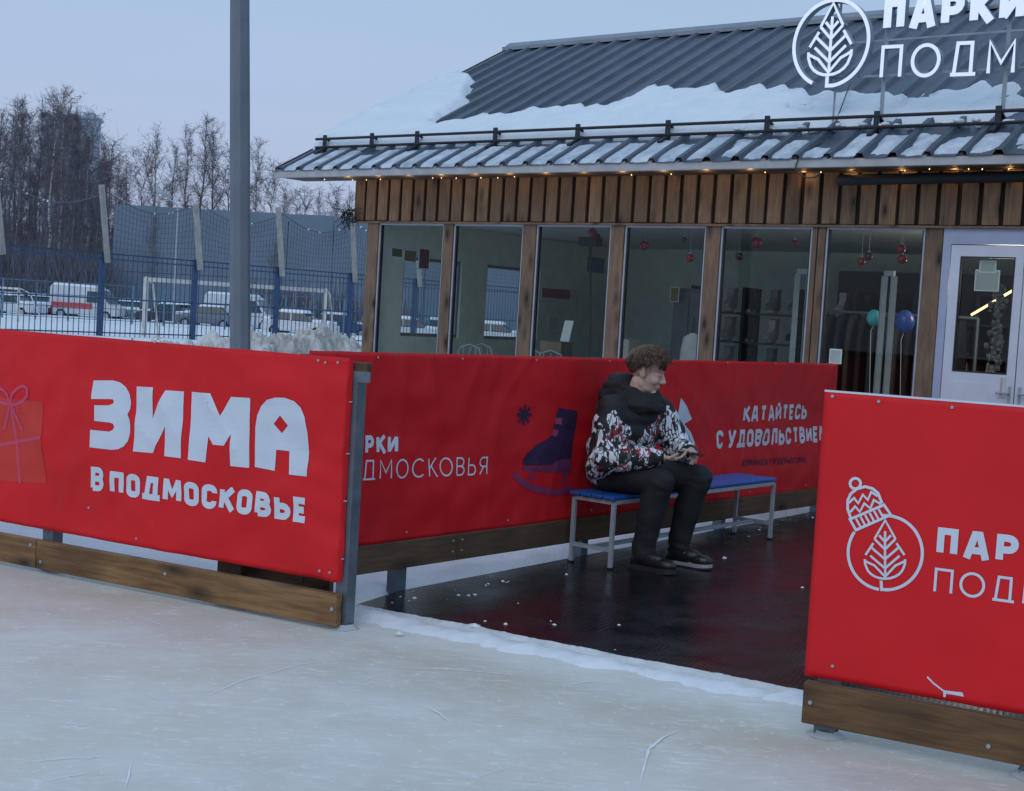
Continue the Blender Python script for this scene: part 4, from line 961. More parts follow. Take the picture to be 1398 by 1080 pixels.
# clothes-rail style grey stand in the sixth window and a second one in the fifth
for (xa, xb, yt, v, l_) in ((1208, 1221, 377, .6, 'pale grey tube stand on a yellow foot behind the sixth window'), (1089, 1105, 374, .9, 'pale grey tube frame behind the right edge of the fifth window')):
    a = ip(xa, yt, v); b_ = ip(xb, yt+1, v); t_ = T('tube_stand', l_, 'stand', (a.x, a.y, .05)); m = MB()
    m.beam((a.x, a.y, .3), a, .05); m.beam((b_.x, b_.y, .3), (b_.x, b_.y, a.z), .05); m.beam((a.x, a.y, a.z+.026), (b_.x, b_.y, a.z+.026), .05); m.build('frame', plain('stand_paint', (.32, .36, .36), .5), t_)
    m = MB(); c_ = (a+b_)/2; m.box((c_.x, c_.y, .175), (.3, .3, .25)); m.build('foot', plain('yellow_foot', (.4, .38, .08), .5), t_, bevel=.01)
# skate racks
rk = T('skate_rack', 'tall dark shelving full of hire skates inside the pavilion', 'shelf', F3(4.5, 3, .05))
for z in (.3, .65, 1.0, 1.35, 1.7): m = MB(); m.pbox(FC, 2.9, 7.1, -3.35, -2.95, z-.02, z); m.build('shelf', DKG, rk)
for s_ in (2.9, 3.6, 4.3, 5.0, 5.7, 6.4, 7.1): m = MB(); m.pbox(FC, s_-.02, s_+.02, -3.36, -2.94, .05, 2.0); m.build('upright', DKG, rk)
m = MB(); m.pbox(FC, 4.6, 7.1, -3.4, -3.37, .05, 2.25); m.build('back_panel', DKG, rk)
def skate(s_, v, z, c_, lab):
    p_ = F3(s_, v, z); t_ = T('ice_skate', lab, 'ice skate', p_, 'hire skates standing on the dark racks')
    f = FC.n; u_ = FC.u; m = MB()
    prof = [(-.10, .05), (.13, .05), (.15, .085), (.12, .11), (.04, .14), (.0, .20), (.005, .28), (-.10, .29), (-.105, .18), (-.11, .09)]
    vs = [p_+f*a+u_*w_*(.035 if z_ < .2 else .042)+Vector((0, 0, z_)) for w_ in (-1, 1) for a, z_ in prof]; k = len(prof)
    m.add(vs, [tuple(range(k)), tuple(range(2*k-1, k-1, -1))]+[(i, (i+1) % k, (i+1) % k+k, i+k) for i in range(k)]); m.build('boot', c_, t_, bevel=.006)
    m = MB(); m.beam(p_+f*-.11+Vector((0, 0, .008)), p_+f*.14+Vector((0, 0, .008)), .004, .016); m.beam(p_+f*-.07+Vector((0, 0, .03)), p_+f*-.07+Vector((0, 0, .05)), .02, .03); m.beam(p_+f*-.07+Vector((0, 0, .016)), p_+f*-.07+Vector((0, 0, .05)), .008, .05); m.beam(p_+f*.08+Vector((0, 0, .016)), p_+f*.08+Vector((0, 0, .05)), .008, .05); m.build('blade', STEEL2, t_)
SKW = plain('white_leather', (.5, .5, .5), .5); SKB = plain('black_leather', (.03, .03, .035), .4); SKG = plain('grey_leather', (.16, .17, .18), .5)
tiers = {1.35: 'on the upper shelf of the rack', 1.0: 'on the middle shelf of the rack', 1.7: 'on the top shelf of the rack'}
for z in (1.0, 1.35, 1.7):
    for i in range(14 if z < 1.7 else 9):
        c_, nm = random.choice(((SKW, 'white'), (SKB, 'black'), (SKG, 'grey'), (SKB, 'black')))
        skate(3.05+i*.29, 3.1, z, c_, nm+' skate '+tiers[z]+', '+['first', 'second', 'third', 'fourth', 'fifth', 'sixth'][int((.15+i*.29)/.7)]+' bay from the left, '+('left' if ((.15+i*.29) % .7) < .25 else ('middle' if ((.15+i*.29) % .7) < .48 else 'right')))
# reception desk, screen, device on a pole
ds = T('reception_desk', 'dark reception desk behind the third and fourth windows', 'desk', F3(2.8, 1.2, .05)); m = MB(); m.pbox(FC, 1.9, 3.9, -1.5, -.9, .95, 1.0); m.build('desk_top', plain('desk_top', (.12, .13, .13), .5), ds, bevel=.004)
m = MB(); m.pbox(FC, 1.95, 3.85, -1.45, -1.4, .05, .95); m.pbox(FC, 1.95, 2.0, -1.4, -.95, .05, .95); m.pbox(FC, 3.8, 3.85, -1.4, -.95, .05, .95); m.build('desk_body', DKG, ds)
p_ = ip(774, 452, 1.0); t_ = T('monitor', 'white-backed monitor on the desk behind the third window', 'monitor', (p_.x, p_.y, 1.0)); m = MB(); ax = (Matrix.Rotation(rad(-25), 3, 'Z')@Vector((.055, 0, 0))); m.boxm(p_, ax, Vector((0, .02, 0)), Vector((.02, 0, .12))); m.build('screen_case', PAPER, t_, bevel=.005); m = MB(); m.beam(p_, (p_.x, p_.y, 1.03), .03); m.box((p_.x, p_.y, 1.01), (.2, .16, .02)); m.build('stand', BLACK, t_)
a = ip(806, 330, .9); b_ = ip(812, 480, .9); t_ = T('floor_stand', 'dark appliance on a thin pole standing inside the third window', 'floor lamp', (b_.x, b_.y, .05)); m = MB(); m.tube([(b_.x, b_.y, .07), a], .015, 8); m.build('pole', BLACK, t_)
m = MB(); m.boxm(a, FC.u*.13, FC.n*.06, Vector((0, 0, .05))); m.boxm(a+FC.u*.05+Vector((0, 0, .06)), FC.u*.05, FC.n*.05, Vector((0, 0, .03))); m.build('head', BLACK, t_, bevel=.01); m = MB(); m.tube([(b_.x, b_.y, .051), (b_.x, b_.y, .075)], .16, 14); m.build('foot', BLACK, t_)
a = ip(945, 470, .8); t_ = T('coat_stand', 'pale jacket hanging on a stand inside the fourth window', 'clothing', (a.x, a.y, .05)); m = MB(); m.tube([(a.x, a.y, .05), (a.x, a.y, 1.6)], .015, 8); m.build('pole', BLACK, t_)
m = MB(); vs = []
for j, (z, w_) in enumerate(((.0, .02), (-.05, .1), (-.2, .12), (-.4, .13), (-.55, .12))):
    for k in range(12): aa = k/12*6.283; vs.append(Vector((a.x, a.y, a.z+.12+z))+FC.u*math.cos(aa)*w_*(1+.15*math.sin(k*5+j))+FC.n*math.sin(aa)*w_*.5)
m.add(vs, [(j*12+i, j*12+(i+1) % 12, (j+1)*12+(i+1) % 12, (j+1)*12+i) for j in range(4) for i in range(12)]); m.build('jacket', plain('pale_cloth', (.36, .38, .38), .8), t_, smooth=True)
# wardrobe and signs
wd_ = T('cabinet', 'tall grey cabinet standing inside the fourth window', 'cabinet', F3(2.6, 3.2, .05)); m = MB(); q = ip(945, 400, 2.6); s_ = (q-FC.o).dot(FC.u); m.pbox(FC, s_-.25, s_+.2, -3.0, -2.6, .05, 1.95); m.build('cabinet_body', plain('cabinet_grey', (.1, .12, .13), .5), wd_, bevel=.006)
m = MB(); m.pbox(FC, s_-.23, s_-.03, -2.6, -2.585, .1, 1.9); m.build('cabinet_door', plain('cabinet_grey2', (.13, .15, .16), .5), wd_); m = MB(); m.pbox(FC, s_-.02, s_+.18, -2.6, -2.585, .1, 1.9); m.build('cabinet_door', MATS['cabinet_grey2'], wd_)
def flat_sign(name, x0, y0, x1, y1, v, col, label, frame=None):
    a = ip(x0, y1, v); b_ = ip(x1, y0, v); sa, sb2 = (a-FC.o).dot(FC.u), (b_-FC.o).dot(FC.u); t_ = T(name, label, 'sign' if 'notice' not in name else 'notice', a); m = MB(); m.pbox(FC, sa, sb2, -v, -v+.008, a.z, b_.z); m.build('board', frame or PAPER, t_)
    m = MB(); m.pbox(FC, sa+.01, sb2-.01, -v+.009, -v+.011, a.z+.01, b_.z-.01); m.build('face', col, t_); return t_
flat_sign('wall_sign', 862, 316, 922, 320, 3.2, plain('sign_red', (.30, .03, .03), .6), 'long red strip high on the wall behind the fourth window')
flat_sign('warning_sign', 915, 392, 928, 412, 2.5, plain('sign_yellow', (.22, .15, .04), .6), 'small dark yellow warning sign inside the fourth window')
flat_sign('window_notice', 1132, 477, 1150, 496, -.0-.004, plain('notice_grey', (.36, .42, .42), .6), 'small pale notice stuck low on the sixth window')
PAPER2 = plain('shaded_paper', (.36, .40, .36), .8, amt=.05, bstr=0)  # white paper with the indoor dimness put into its colour
flat_sign('door_notice', 1337, 356, 1361, 372, .03, PAPER2, 'upper blank white sheet taped inside the door pane')
flat_sign('door_notice', 1330, 369, 1366, 397, .034, PAPER2, 'larger blank white sheet taped below another in the door pane')
flat_sign('door_notice', 1363, 514, 1372, 542, -.03, plain('notice_pink', (.55, .35, .45), .6), 'narrow pink and white notice low on the white door')
# coats on a rail
ct = T('coat_rail', 'rail of dark winter coats behind the sixth window', 'clothes rail', F3(6.2, 2.2, .05))
m = MB(); m.tube([F3(4.9, 2.1, 1.75), F3(6.7, 2.1, 1.75)], .015, 8); m.tube([F3(4.9, 2.1, .05), F3(4.9, 2.1, 1.75)], .015, 8); m.tube([F3(6.7, 2.1, .05), F3(6.7, 2.1, 1.75)], .015, 8); m.build('rail', FRG, ct)
for i in range(13):
    s_ = 4.98+i*.13; q = random.random(); m = MB(); vs = []
    for j, (z, w_) in enumerate(((0, .02), (-.05, .12), (-.25, .17), (-.6, .18), (-.85-.15*q, .17))):
        for k in range(10): aa = k/10*6.283; vs.append(F3(s_+.04*math.cos(aa)*(1+.3*math.sin(k*3+j)), 2.1+w_*math.sin(aa), 1.72+z))
    m.add(vs, [(j*10+k, j*10+(k+1) % 10, (j+1)*10+(k+1) % 10, (j+1)*10+k) for j in range(4) for k in range(10)]); m.build('coat', plain('coat_cloth_%d' % (i % 4), ((.012, .013, .02), (.03, .03, .035), (.015, .025, .05), (.05, .045, .04))[i % 4], .85), ct, smooth=True)
# signs by the gable windows
for i, (s_, v_) in enumerate(((1.05, .75), (1.75, 1.0), (2.2, .8), (.75, 1.35))):
    t_ = T('chair', 'tubular steel chair just inside the '+['first window, right one', 'second window, left one', 'second window, right one', 'first window, back left one'][i], 'chair', F3(s_, v_, .05)); ang = .3*i
    m = MB(); m.pbox(FC, s_-.21, s_+.21, -v_-.2, -v_+.2, .48, .52); m.build('seat', DKG, t_, bevel=.008)
    m = MB(); m.tube([F3(s_-.2, v_+.19, .05), F3(s_-.2, v_+.22, .95), F3(s_-.14, v_+.23, 1.09), F3(s_, v_+.23, 1.13), F3(s_+.14, v_+.23, 1.09), F3(s_+.2, v_+.22, .95), F3(s_+.2, v_+.19, .05)], .013, 6); m.build('back_frame', STEEL2, t_)
    for q in (-.1, 0, .1): m = MB(); m.tube([F3(s_+q, v_+.21, .52), F3(s_+q, v_+.228, 1.10)], .008, 5); m.build('back_bar', STEEL2, t_)
    for q in (-.2, .2): m = MB(); m.tube([F3(s_+q, v_-.18, .05), F3(s_+q, v_-.18, .49)], .013, 6); m.build('leg', STEEL2, t_)
for i, (sa, z, w_, h, c_, lab) in enumerate(((2.15, 1.0, .3, .22, 'cardboard_a', 'small brown carton on the left end of the reception desk'), (3.1, 1.0, .22, .3, 'cardboard_b', 'pale upright carton on the middle of the reception desk'), (3.45, 1.0, .28, .16, 'cardboard_c', 'low dark blue box on the right of the reception desk'))):
    t_ = T('box', lab, 'box', F3(sa, 1.2, z)); m = MB(); m.pbox(FC, sa-w_/2, sa+w_/2, -1.32, -1.08, z, z+h); m.build('box_body', plain(c_, ((.22, .15, .09), (.4, .4, .36), (.03, .05, .12))[i]), t_, bevel=.004); m = MB(); m.pbox(FC, sa-w_/2-.006, sa+w_/2+.006, -1.326, -1.074, z+h, z+h+.012); m.build('lid', MATS[c_], t_)
def gable_sign(v0, v1, z0, z1, col, lab):
    t_ = T('wall_sign', lab, 'sign', F3(.31, v0, z0)); m = MB(); m.pbox(FC, .302, .31, -v1, -v0, z0, z1); m.build('board', PAPER, t_); m = MB(); m.pbox(FC, .311, .313, -v1+.012, -v0-.012, z0+.012, z1-.012); m.build('face', col, t_)
gr_ = plain('sign_green', (.04, .10, .05), .6)
def gz_(x, y):
    d = ray(x, y); o = FC.o+FC.u*.31; t = o.dot(FC.u)/d.dot(FC.u); q = d*t; return (-(q-o).dot(FC.n)), q.z+CH
for (x0, y0, x1, y1, c_, lab) in ((748, 432, 762, 452, plain('poster_white', (.5, .52, .5), .7), 'white sheet pinned low on the wall in the third window'), (800, 352, 826, 372, plain('poster_blue', (.08, .14, .25), .7), 'blue poster on the wall behind the pole in the third window'), (866, 345, 884, 372, plain('poster_cream', (.4, .38, .3), .7), 'cream poster on the wall in the fourth window'), (739, 395, 779, 407, MATS['sign_red'], 'narrow dark red sign on the wall seen through the third window'), (534, 339, 550, 351, gr_, 'small green sign at the left top corner of the first gable window'), (551, 342, 569, 357, plain('sign_olive', (.15, .14, .06), .6), 'olive framed sign over the first gable window'), (571, 340, 587, 367, plain('sign_maroon', (.10, .03, .03), .6), 'tall dark maroon fire safety sign over the first gable window')):
    a = gz_(x0, y1); b_ = gz_(x1, y0); gable_sign(a[0], b_[0], a[1], b_[1], c_, lab)
# lamp seen through the door pane
a = ip(1326, 430, .9); b_ = ip(1384, 396, .9); lt = T('tube_lamp', 'lit yellow-white tube lamp slanting across the door pane', 'lamp', (a+b_)/2)
m = MB(); m.tube([a, b_], .012, 8); m.build('tube', emis('lamp_tube', (1, .86, .42), 1.6), lt)
l = bpy.data.lights.new('tube_glow', 'POINT'); l.energy = 22; l.color = (1, .93, .75); l.shadow_soft_size = .2
o = bpy.data.objects.new('tube_glow', l); COL.objects.link(o); o.location = (a+b_)/2-FC.n*.35+Vector((0, 0, .15))
m = MB(); m.tube([(a+b_)/2, Vector(((a+b_).x/2, (a+b_).y/2, 2.56))], .004, 4); m.build('cord', BLACK, lt)
# hanging furry costume / decoration in the door pane
m = MB(); c_ = ip(1360, 470, .7)
for i in range(150):
    z = random.uniform(-.45, .55); m.ell(c_+Vector((random.gauss(0, .03), random.gauss(0, .03), z)), (random.uniform(.008, .03), random.uniform(.008, .03), random.uniform(.01, .035)), 6, 4)
tag(m.build('hanging_scarf', plain('grey_fur', (.2, .22, .2), .9, nscale=22, amt=.6), smooth=True, loc=c_), 'mottled grey fluffy garland hanging inside the door pane', 'garland')

# ================================================================== BEHIND: court, cars, wall, wood
# big lamp pole
pp = at(328, 661, 11.3); ptop = at(327, -400, 11.3); pl_ = T('lamp_pole', 'thick grey faceted steel pole rising out of the picture behind the left rink fence', 'pole', (pp.x, pp.y, 0))
m = MB(); n = 8; vs = []
for z, r in ((0, .085), (3, .080), (7, .066)):
    for k in range(n): a = 2*math.pi*(k+.3)/n; vs.append((pp.x+(ptop.x-pp.x)*z/ptop.z+r*math.cos(a), pp.y+r*math.sin(a), z))
m.add(vs, [(j*n+i, j*n+(i+1) % n, (j+1)*n+(i+1) % n, (j+1)*n+i) for j in range(2) for i in range(n)]+[tuple(2*n+i for i in range(n))]); m.build('shaft', POLEM, pl_)
m = MB(); m.box((pp.x, pp.y, .01), (.34, .34, .03)); m.build('base_plate', STEEL, pl_)
pp = Vector((pp.x+(ptop.x-pp.x)*7/ptop.z, pp.y, 0)); m = MB(); m.tube([(pp.x, pp.y, 7), (pp.x-.3, pp.y-.9, 7.35), (pp.x-.4, pp.y-1.2, 7.4)], .03, 8); m.build('arm', POLEM, pl_); m = MB(); m.box((pp.x-.42, pp.y-1.35, 7.4), (.22, .5, .09), rad(17)); m.build('lamp_head', POLEM, pl_)

BLUE = plain('blue_fence_paint', (.022, .06, .14), .5, .1, 4, .2, .1, 30); TEAL = plain('teal_fence_paint', (.09, .19, .26), .5, .1, 4, .2)
GP = Plane((at(138, 400, 52.8).x, 52.8), math.degrees(math.atan2(63-52.8, at(478, 400, 63).x-at(138, 400, 52.8).x)))
cf = T('court_fence', 'tall blue bar fence of the snowy sports court with weathered timber extensions', 'fence', GP.o)
posts = [GP.sz(x, 400)[0] for x in (138, 265, 378, 478)]; gap = posts[1]-posts[0]; posts = [posts[0]-gap*k for k in (2, 1)]+posts+[posts[-1]+4.3*k for k in range(1, 8)]
PZ0, PZ1 = -.3, 2.95
bmesh_panel = None
for i, s_ in enumerate(posts):
    m = MB(); m.pbox(GP, s_-.1, s_+.1, -.08, .08, PZ0, PZ1+.05); m.build('post', BLUE, cf)
    # leaning timber extension
    px_ = s_; a = GP.p(px_+.12, .16, 2.6); b_ = GP.p(px_-.27+.06*math.sin(i*3), .16, 5.5-.3*(i % 2)); board('timber_extension', a, b_, .1, .25 if i != 2 else .22, WOOD_G, cf, GP.n, .01)
    if i < len(posts)-1:
        s2_ = posts[i+1]; m = MB(); k = int((s2_-s_)/.22)
        for j in range(1, k): q = s_+(s2_-s_)*j/k; m.pbox(GP, q-.011, q+.011, -.012, .012, PZ0+.1, PZ1)
        for z in (PZ0+.25, 1.25, 2.75, PZ1): m.pbox(GP, s_+.1, s2_-.1, -.02, .02, z-.025, z+.025)
        tag(m.build('bar_panel', BLUE, cf), kind='stuff')
# ball net above the fence
nw = T('ball_net', 'sagging snow-flecked ball net strung above the blue court fence', 'net', GP.p(0, .2, 3))
NETM = plain('net_cord', (.035, .045, .07), .8); m = MB(); rope = MB(); fl2 = MB()
for i in range(len(posts)-1):
    a_, b_ = posts[i], posts[i+1]; K = 26; zt = [5.25-.6*math.sin(math.pi*j/K)+.05*noise.noise(Vector((j, i, 0))) for j in range(K+1)]
    rope.tube([GP.p(a_+(b_-a_)*j/K, .12, zt[j]) for j in range(K+1)], .022, 4)
    for j in range(K+1):
        s_ = a_+(b_-a_)*j/K; m.beam(GP.p(s_, .12, 2.9), GP.p(s_+.05, .12, zt[j]), .009)
        if random.random() < .12: fl2.ell(GP.p(s_, .12, zt[j]), (.05, .03, random.uniform(.015, .04)), 5, 4)
    for r_ in range(9): m.tube([GP.p(a_+(b_-a_)*j/K, .12, 2.95+(zt[j]-2.95)*r_/9) for j in range(K+1)], .0055, 3)
tag(m.build('net_mesh', NETM, nw), kind='stuff'); rope.build('top_rope', plain('rope', (.10, .11, .13), .8), nw); tag(fl2.build('snow_flecks', SNOW, nw), kind='stuff')
# lower fence behind
HP = Plane((at(30, 400, 78).x, 78), 18)
hf = T('barrier_fence', 'low teal mesh fence at the far side of the sports court', 'fence', HP.o)
for k in range(26):
    s_ = -8+k*1.75; m = MB(); m.pbox(HP, s_-.05, s_+.05, -.05, .05, -.35, 1.95); m.build('post', TEAL, hf)
    m = MB()
    for z in (-.1, .55, 1.2, 1.9): m.pbox(HP, s_+.05, s_+1.70, -.02, .02, z-.02, z+.02)
    for j in range(1, 8): m.pbox(HP, s_+j*.218-.008, s_+j*.218+.008, -.01, .01, -.1, 1.9)
    tag(m.build('wire_panel', TEAL, hf), kind='stuff')
# goals
GW_ = plain('goal_paint', (.62, .60, .56), .6, nscale=3, amt=.2)
def goal(p0, p1, h, z0, label, back, r=.06):
    t_ = T('football_goal', label, 'goal', ((p0+p1)/2)); u_ = (p1-p0).normalized(); bk = Vector(back)
    for p in (p0, p1):
        m = MB(); m.beam(Vector((p.x, p.y, z0)), Vector((p.x, p.y, h)), r*2); m.build('goal_post', GW_, t_)
        m = MB(); m.tube([Vector((p.x, p.y, h)), Vector((p.x, p.y, h))+bk*.5+Vector((0, 0, -.25)), Vector((p.x, p.y, z0+.4))+bk*1.0, Vector((p.x, p.y, z0))+bk*1.05], r*.6, 6); m.build('stay', GW_, t_)
    m = MB(); m.beam(Vector((p0.x, p0.y, h-r)), Vector((p1.x, p1.y, h-r)), r*2); m.build('crossbar', GW_, t_)
g0 = at(198, 420, 57.5); g1 = at(443, 430, 62); goal(g0, g1, 2.2, -.3, 'wide white football goal standing in the snow behind the blue fence', (0.3, 1.0, 0), .085)
g0 = at(-60, 420, 72); g1 = at(25, 420, 70); goal(g0, g1, 1.45, -.35, 'small white goal cut by the left edge of the picture', (.9, .6, 0), .05)
# dirty snow heap beside the pavilion
def heap(name, label, cx0, cy0, L_, W_, H_, ang, mat, group=None):
    m = MB(); nx, ny = 230, 120; vs = []; c_, s_ = math.cos(ang), math.sin(ang)
    for j in range(ny+1):
        for i in range(nx+1):
            u, v = -1+2*i/nx, -1+2*j/ny; x, y = u*L_, v*W_
            r = max(0, 1-(abs(u)**3+v*v)); n = noise.noise(Vector((x*1.1, y*1.1, cx0))); cell = noise.cell(Vector((x*3.2+2*n, y*3.2, 1)))
            vor = noise.voronoi(Vector((x*2.6, y*2.6, 2)))[0][0]; vor2 = noise.voronoi(Vector((x*6, y*6, 2)))[0][0]
            h = H_*(r**.55)*(.78+.4*n)+(.34-vor*.5)*min(1, r*3)*.5+(.2-vor2*.42)*min(1, r*3)*.5+(.12-.3*noise.voronoi(Vector((x*13, y*13, 5)))[0][0])*min(1, r*3)*.35
            vs.append((cx0+x*c_-y*s_, cy0+x*s_+y*c_, max(-.1, h-.08) if r > 0 else -.1))
    m.add(vs, [(j*(nx+1)+i, j*(nx+1)+i+1, (j+1)*(nx+1)+i+1, (j+1)*(nx+1)+i) for j in range(ny) for i in range(nx)])
    o = m.build(name, mat, smooth=False, loc=(cx0, cy0, 0)); tag(o, label, 'snow heap', group); return o
hp = at(415, 470, 20.5); heap('snow_heap', 'long heap of dirty lumpy cleared snow beside the pavilion corner', hp.x-.1, hp.y, 2.9, 1.5, 1.15, rad(18), SNOWD)
hp = at(300, 470, 24); heap('snow_heap', 'lower thin ridge of brownish snow left of the big heap behind the pole', hp.x, hp.y, 2.2, 1.0, .55, rad(10), SNOWD)
# ---- vehicles
PAINTS = {}
def paint(name, col):
    if name not in PAINTS: PAINTS[name] = plain(name, col, .25, .1, 3, .06, 0)
    return PAINTS[name]
TYRE = plain('tyre_rubber', (.015, .015, .016), .8); CARG = plain('car_glass', (.03, .04, .05), .1, amt=.1, bstr=0); LAMPR = plain('tail_lamp', (.35, .02, .02), .3, bstr=0); LAMPW = plain('head_lamp', (.6, .6, .6), .2, bstr=0)
def lift_profile(prof, W, inset, top, parent, name, mat, R, c, bev):
    vs = []
    k = len(prof)
    for sgn in (-1, 1):
        for x, z in prof: y = sgn*(W/2-inset*max(0, (z-top[0])/(top[1]-top[0]))); vs.append(c+R@Vector((x, y, z)))
    m = MB(); m.add(vs, [tuple(range(k))[::-1], tuple(range(k, 2*k))]+[(i, (i+1) % k, (i+1) % k+k, i+k) for i in range(k)]); return m.build(name, mat, parent, bevel=bev)
def vehicle(kind, pos, az, col, label, group, snow=.5, stripe=None):
    c = Vector(pos); R = Matrix.Rotation(az, 3, 'Z')
    t_ = T('parked_van' if kind == 'van' else 'parked_car', label, 'van' if kind == 'van' else 'car', c, group)
    if kind == 'van':
        body = [(-2.5, .35), (2.45, .35), (2.5, .9), (1.75, 1.15), (1.05, 2.05), (.75, 2.2), (-2.45, 2.25), (-2.5, 2.1)]; lg = [-1.6, 1.6]; W = 1.95; r = .34
        lift_profile(body, W, .12, (1.0, 2.25), t_, 'body', col, R, c, .05)
        for sg_ in (-1, 1):
            m = MB(); m.add([c+R@Vector((x, sg_*(W/2-.12*max(0, (z-1)/1.25)+.008), z)) for x, z in ((.2, 1.2), (1.5, 1.2), (1.0, 1.95), (.2, 1.95))], [(0, 1, 2, 3)] if sg_ < 0 else [(3, 2, 1, 0)]); m.build('side_window', CARG, t_)
            if stripe: m = MB(); m.add([c+R@Vector((x, sg_*(W/2+.006), z)) for x, z in ((-2.3, .75), (.6, .75), (.6, 1.12), (-2.3, 1.12))], [(0, 1, 2, 3)] if sg_ < 0 else [(3, 2, 1, 0)]); m.build('painted_stripe', stripe, t_)
        m = MB(); m.add([c+R@Vector(p) for p in ((1.74, -.85, 1.17), (1.74, .85, 1.17), (1.07, .82, 2.03), (1.07, -.82, 2.03))], [(0, 1, 2, 3)]); o = m.build('windscreen', CARG, t_); o.data.transform(Matrix.Translation(R@Vector((.012, 0, .01))))
        sn_ = [(-2.4, .88, 2.2, 2.34), (0.7, .86, 2.2, 2.33)]
        top = [(-2.45, 2.24), (.78, 2.20), (.6, 2.36), (-2.3, 2.42)]
    else:
        body = [(-2.1, .32), (2.1, .32), (2.18, .62), (2.05, .82), (1.0, .95), (-1.45, 1.0), (-2.05, .95), (-2.15, .6)]; lg = [-1.3, 1.3]; W = 1.76; r = .32
        lift_profile(body, W, .08, (.6, 1.0), t_, 'body', col, R, c, .05)
        cab = [(1.0, .93), (.35, 1.42), (-.15, 1.47), (-1.0, 1.43), (-1.65, .98)]
        lift_profile(cab, W-.1, .18, (.95, 1.45), t_, 'cabin_glass', CARG, R, c, .04)
        rf_ = [(.45, 1.36), (.3, 1.44), (-.15, 1.48), (-1.0, 1.45), (-1.1, 1.38)]
        lift_profile(rf_, W-.38, .03, (1.36, 1.45), t_, 'roof', col, R, c, .02)
        for sg_ in (-1, 1):
            m = MB(); m.beam(c+R@Vector((-.3, sg_*(W/2-.05), .95)), c+R@Vector((-.35, sg_*(W/2-.2), 1.42)), .07, .03); m.build('door_pillar', col, t_)
        top = [(-1.25, 1.42), (.5, 1.40), (.3, 1.47+.12*snow), (-1.0, 1.46+.14*snow)]
    for x in lg:
        for sg_ in (-1, 1):
            p = c+R@Vector((x, sg_*(W/2-.1), r)); ax = R@Vector((0, .11, 0)); m = MB(); m.tube([p-ax, p+ax], r, 16); w_ = m.build('wheel', TYRE, t_)
            m = MB(); m.tube([p+ax*sg_*.98, p+ax*sg_*1.06], r*.6, 10); m.build('rim', STEEL2, w_)
    xf = 2.42 if kind == 'van' else 2.08
    for sg_ in (-1, 1):
        m = MB(); m.ell(c+R@Vector((xf, sg_*(W/2-.25), .72 if kind != 'van' else .85)), (.12, .12, .08), 8, 6); m.build('headlight', LAMPW, t_)
        m = MB(); m.ell(c+R@Vector((-xf, sg_*(W/2-.14), .78)), (.1, .08, .1), 8, 6); m.build('tail_light', LAMPR, t_)
    if snow > 0:
        m = MB(); k = len(top); vs = []
        for sgn in (-1, 1):
            for x, z in top: vs.append(c+R@Vector((x, sgn*((W/2-.16) if z < top[2][1]-.02 else W/2-.3), z)))
        m.add(vs, [tuple(range(k))[::-1], tuple(range(k, 2*k))]+[(i, (i+1) % k, (i+1) % k+k, i+k) for i in range(k)]); m.build('roof_snow', SNOW, t_, bevel=.03)
        if kind != 'van':
            m = MB(); m.boxm(c+R@Vector((1.5, 0, .90+.05*snow)), R@Vector((.5, 0, -.04)), R@Vector((0, .78, 0)), Vector((0, 0, .05+.04*snow))); m.build('bonnet_snow', SNOW, t_, bevel=.03)
            m = MB(); m.boxm(c+R@Vector((-1.82, 0, 1.02)), R@Vector((.2, 0, 0)), R@Vector((0, .76, 0)), Vector((0, 0, .05+.03*snow))); m.build('boot_snow', SNOW, t_, bevel=.03)
    return t_
CW = paint('white_car_paint', (.55, .58, .62)); CD = paint('dark_car_paint', (.025, .03, .04)); CR = paint('dark_red_car_paint', (.07, .02, .02)); CG2 = paint('grey_car_paint', (.13, .15, .18)); CB = paint('blue_car_paint', (.03, .06, .14))
SR = plain('stripe_red', (.55, .04, .04), .5, bstr=0); SB = plain('stripe_blue', (.03, .10, .5), .5, bstr=0)
cg = 'vehicles parked behind the sports court'
def vp(x, D): p = at(x, 430, D); return (p.x, p.y, -.48)
vehicle('car', vp(16, 92), rad(-15), CW, 'snow-covered white car half out of the picture on the left', cg, 1)
vehicle('car', vp(52, 96), rad(-70), CR, 'dark red car with a snowy roof beside the small goal', cg, .8)
vehicle('car', vp(78, 98), rad(-60), CD, 'dark car squeezed between the red car and the first van', cg, .3)
vehicle('van', vp(122, 95), rad(-8), CW, 'white van with a red stripe low on its side', cg, 1, SR)
vehicle('car', vp(176, 97), rad(-80), CG2, 'small grey car behind the blue post, right of the red-striped van', cg, .7)
vehicle('car', vp(232, 92), rad(160), CD, 'dark car behind the football goal, left of the lamp pole', cg, .5)
vehicle('car', vp(286, 90), rad(170), CG2, 'grey snowy car just left of the lamp pole', cg, 1)
vehicle('van', vp(335, 90), rad(-10), CW, 'white van with a blue stripe, half behind the lamp pole', cg, 1, SB)
vehicle('car', vp(411, 82), rad(-12), CW, 'white car under snow seen through the goal right of the lamp pole', cg, 1)
vehicle('car', vp(466, 86), rad(5), CB, 'blue car with snow on its roof left of the pavilion corner', cg, .7)
vehicle('car', vp(560, 84), rad(0), CW, 'white car seen through the first gable window', cg, 1)
vehicle('car', vp(610, 90), rad(10), CG2, 'grey car hidden mostly by the second window post', cg, 1)
vehicle('car', vp(680, 86), rad(-8), CW, 'white car seen through the second gable window', cg, 1)
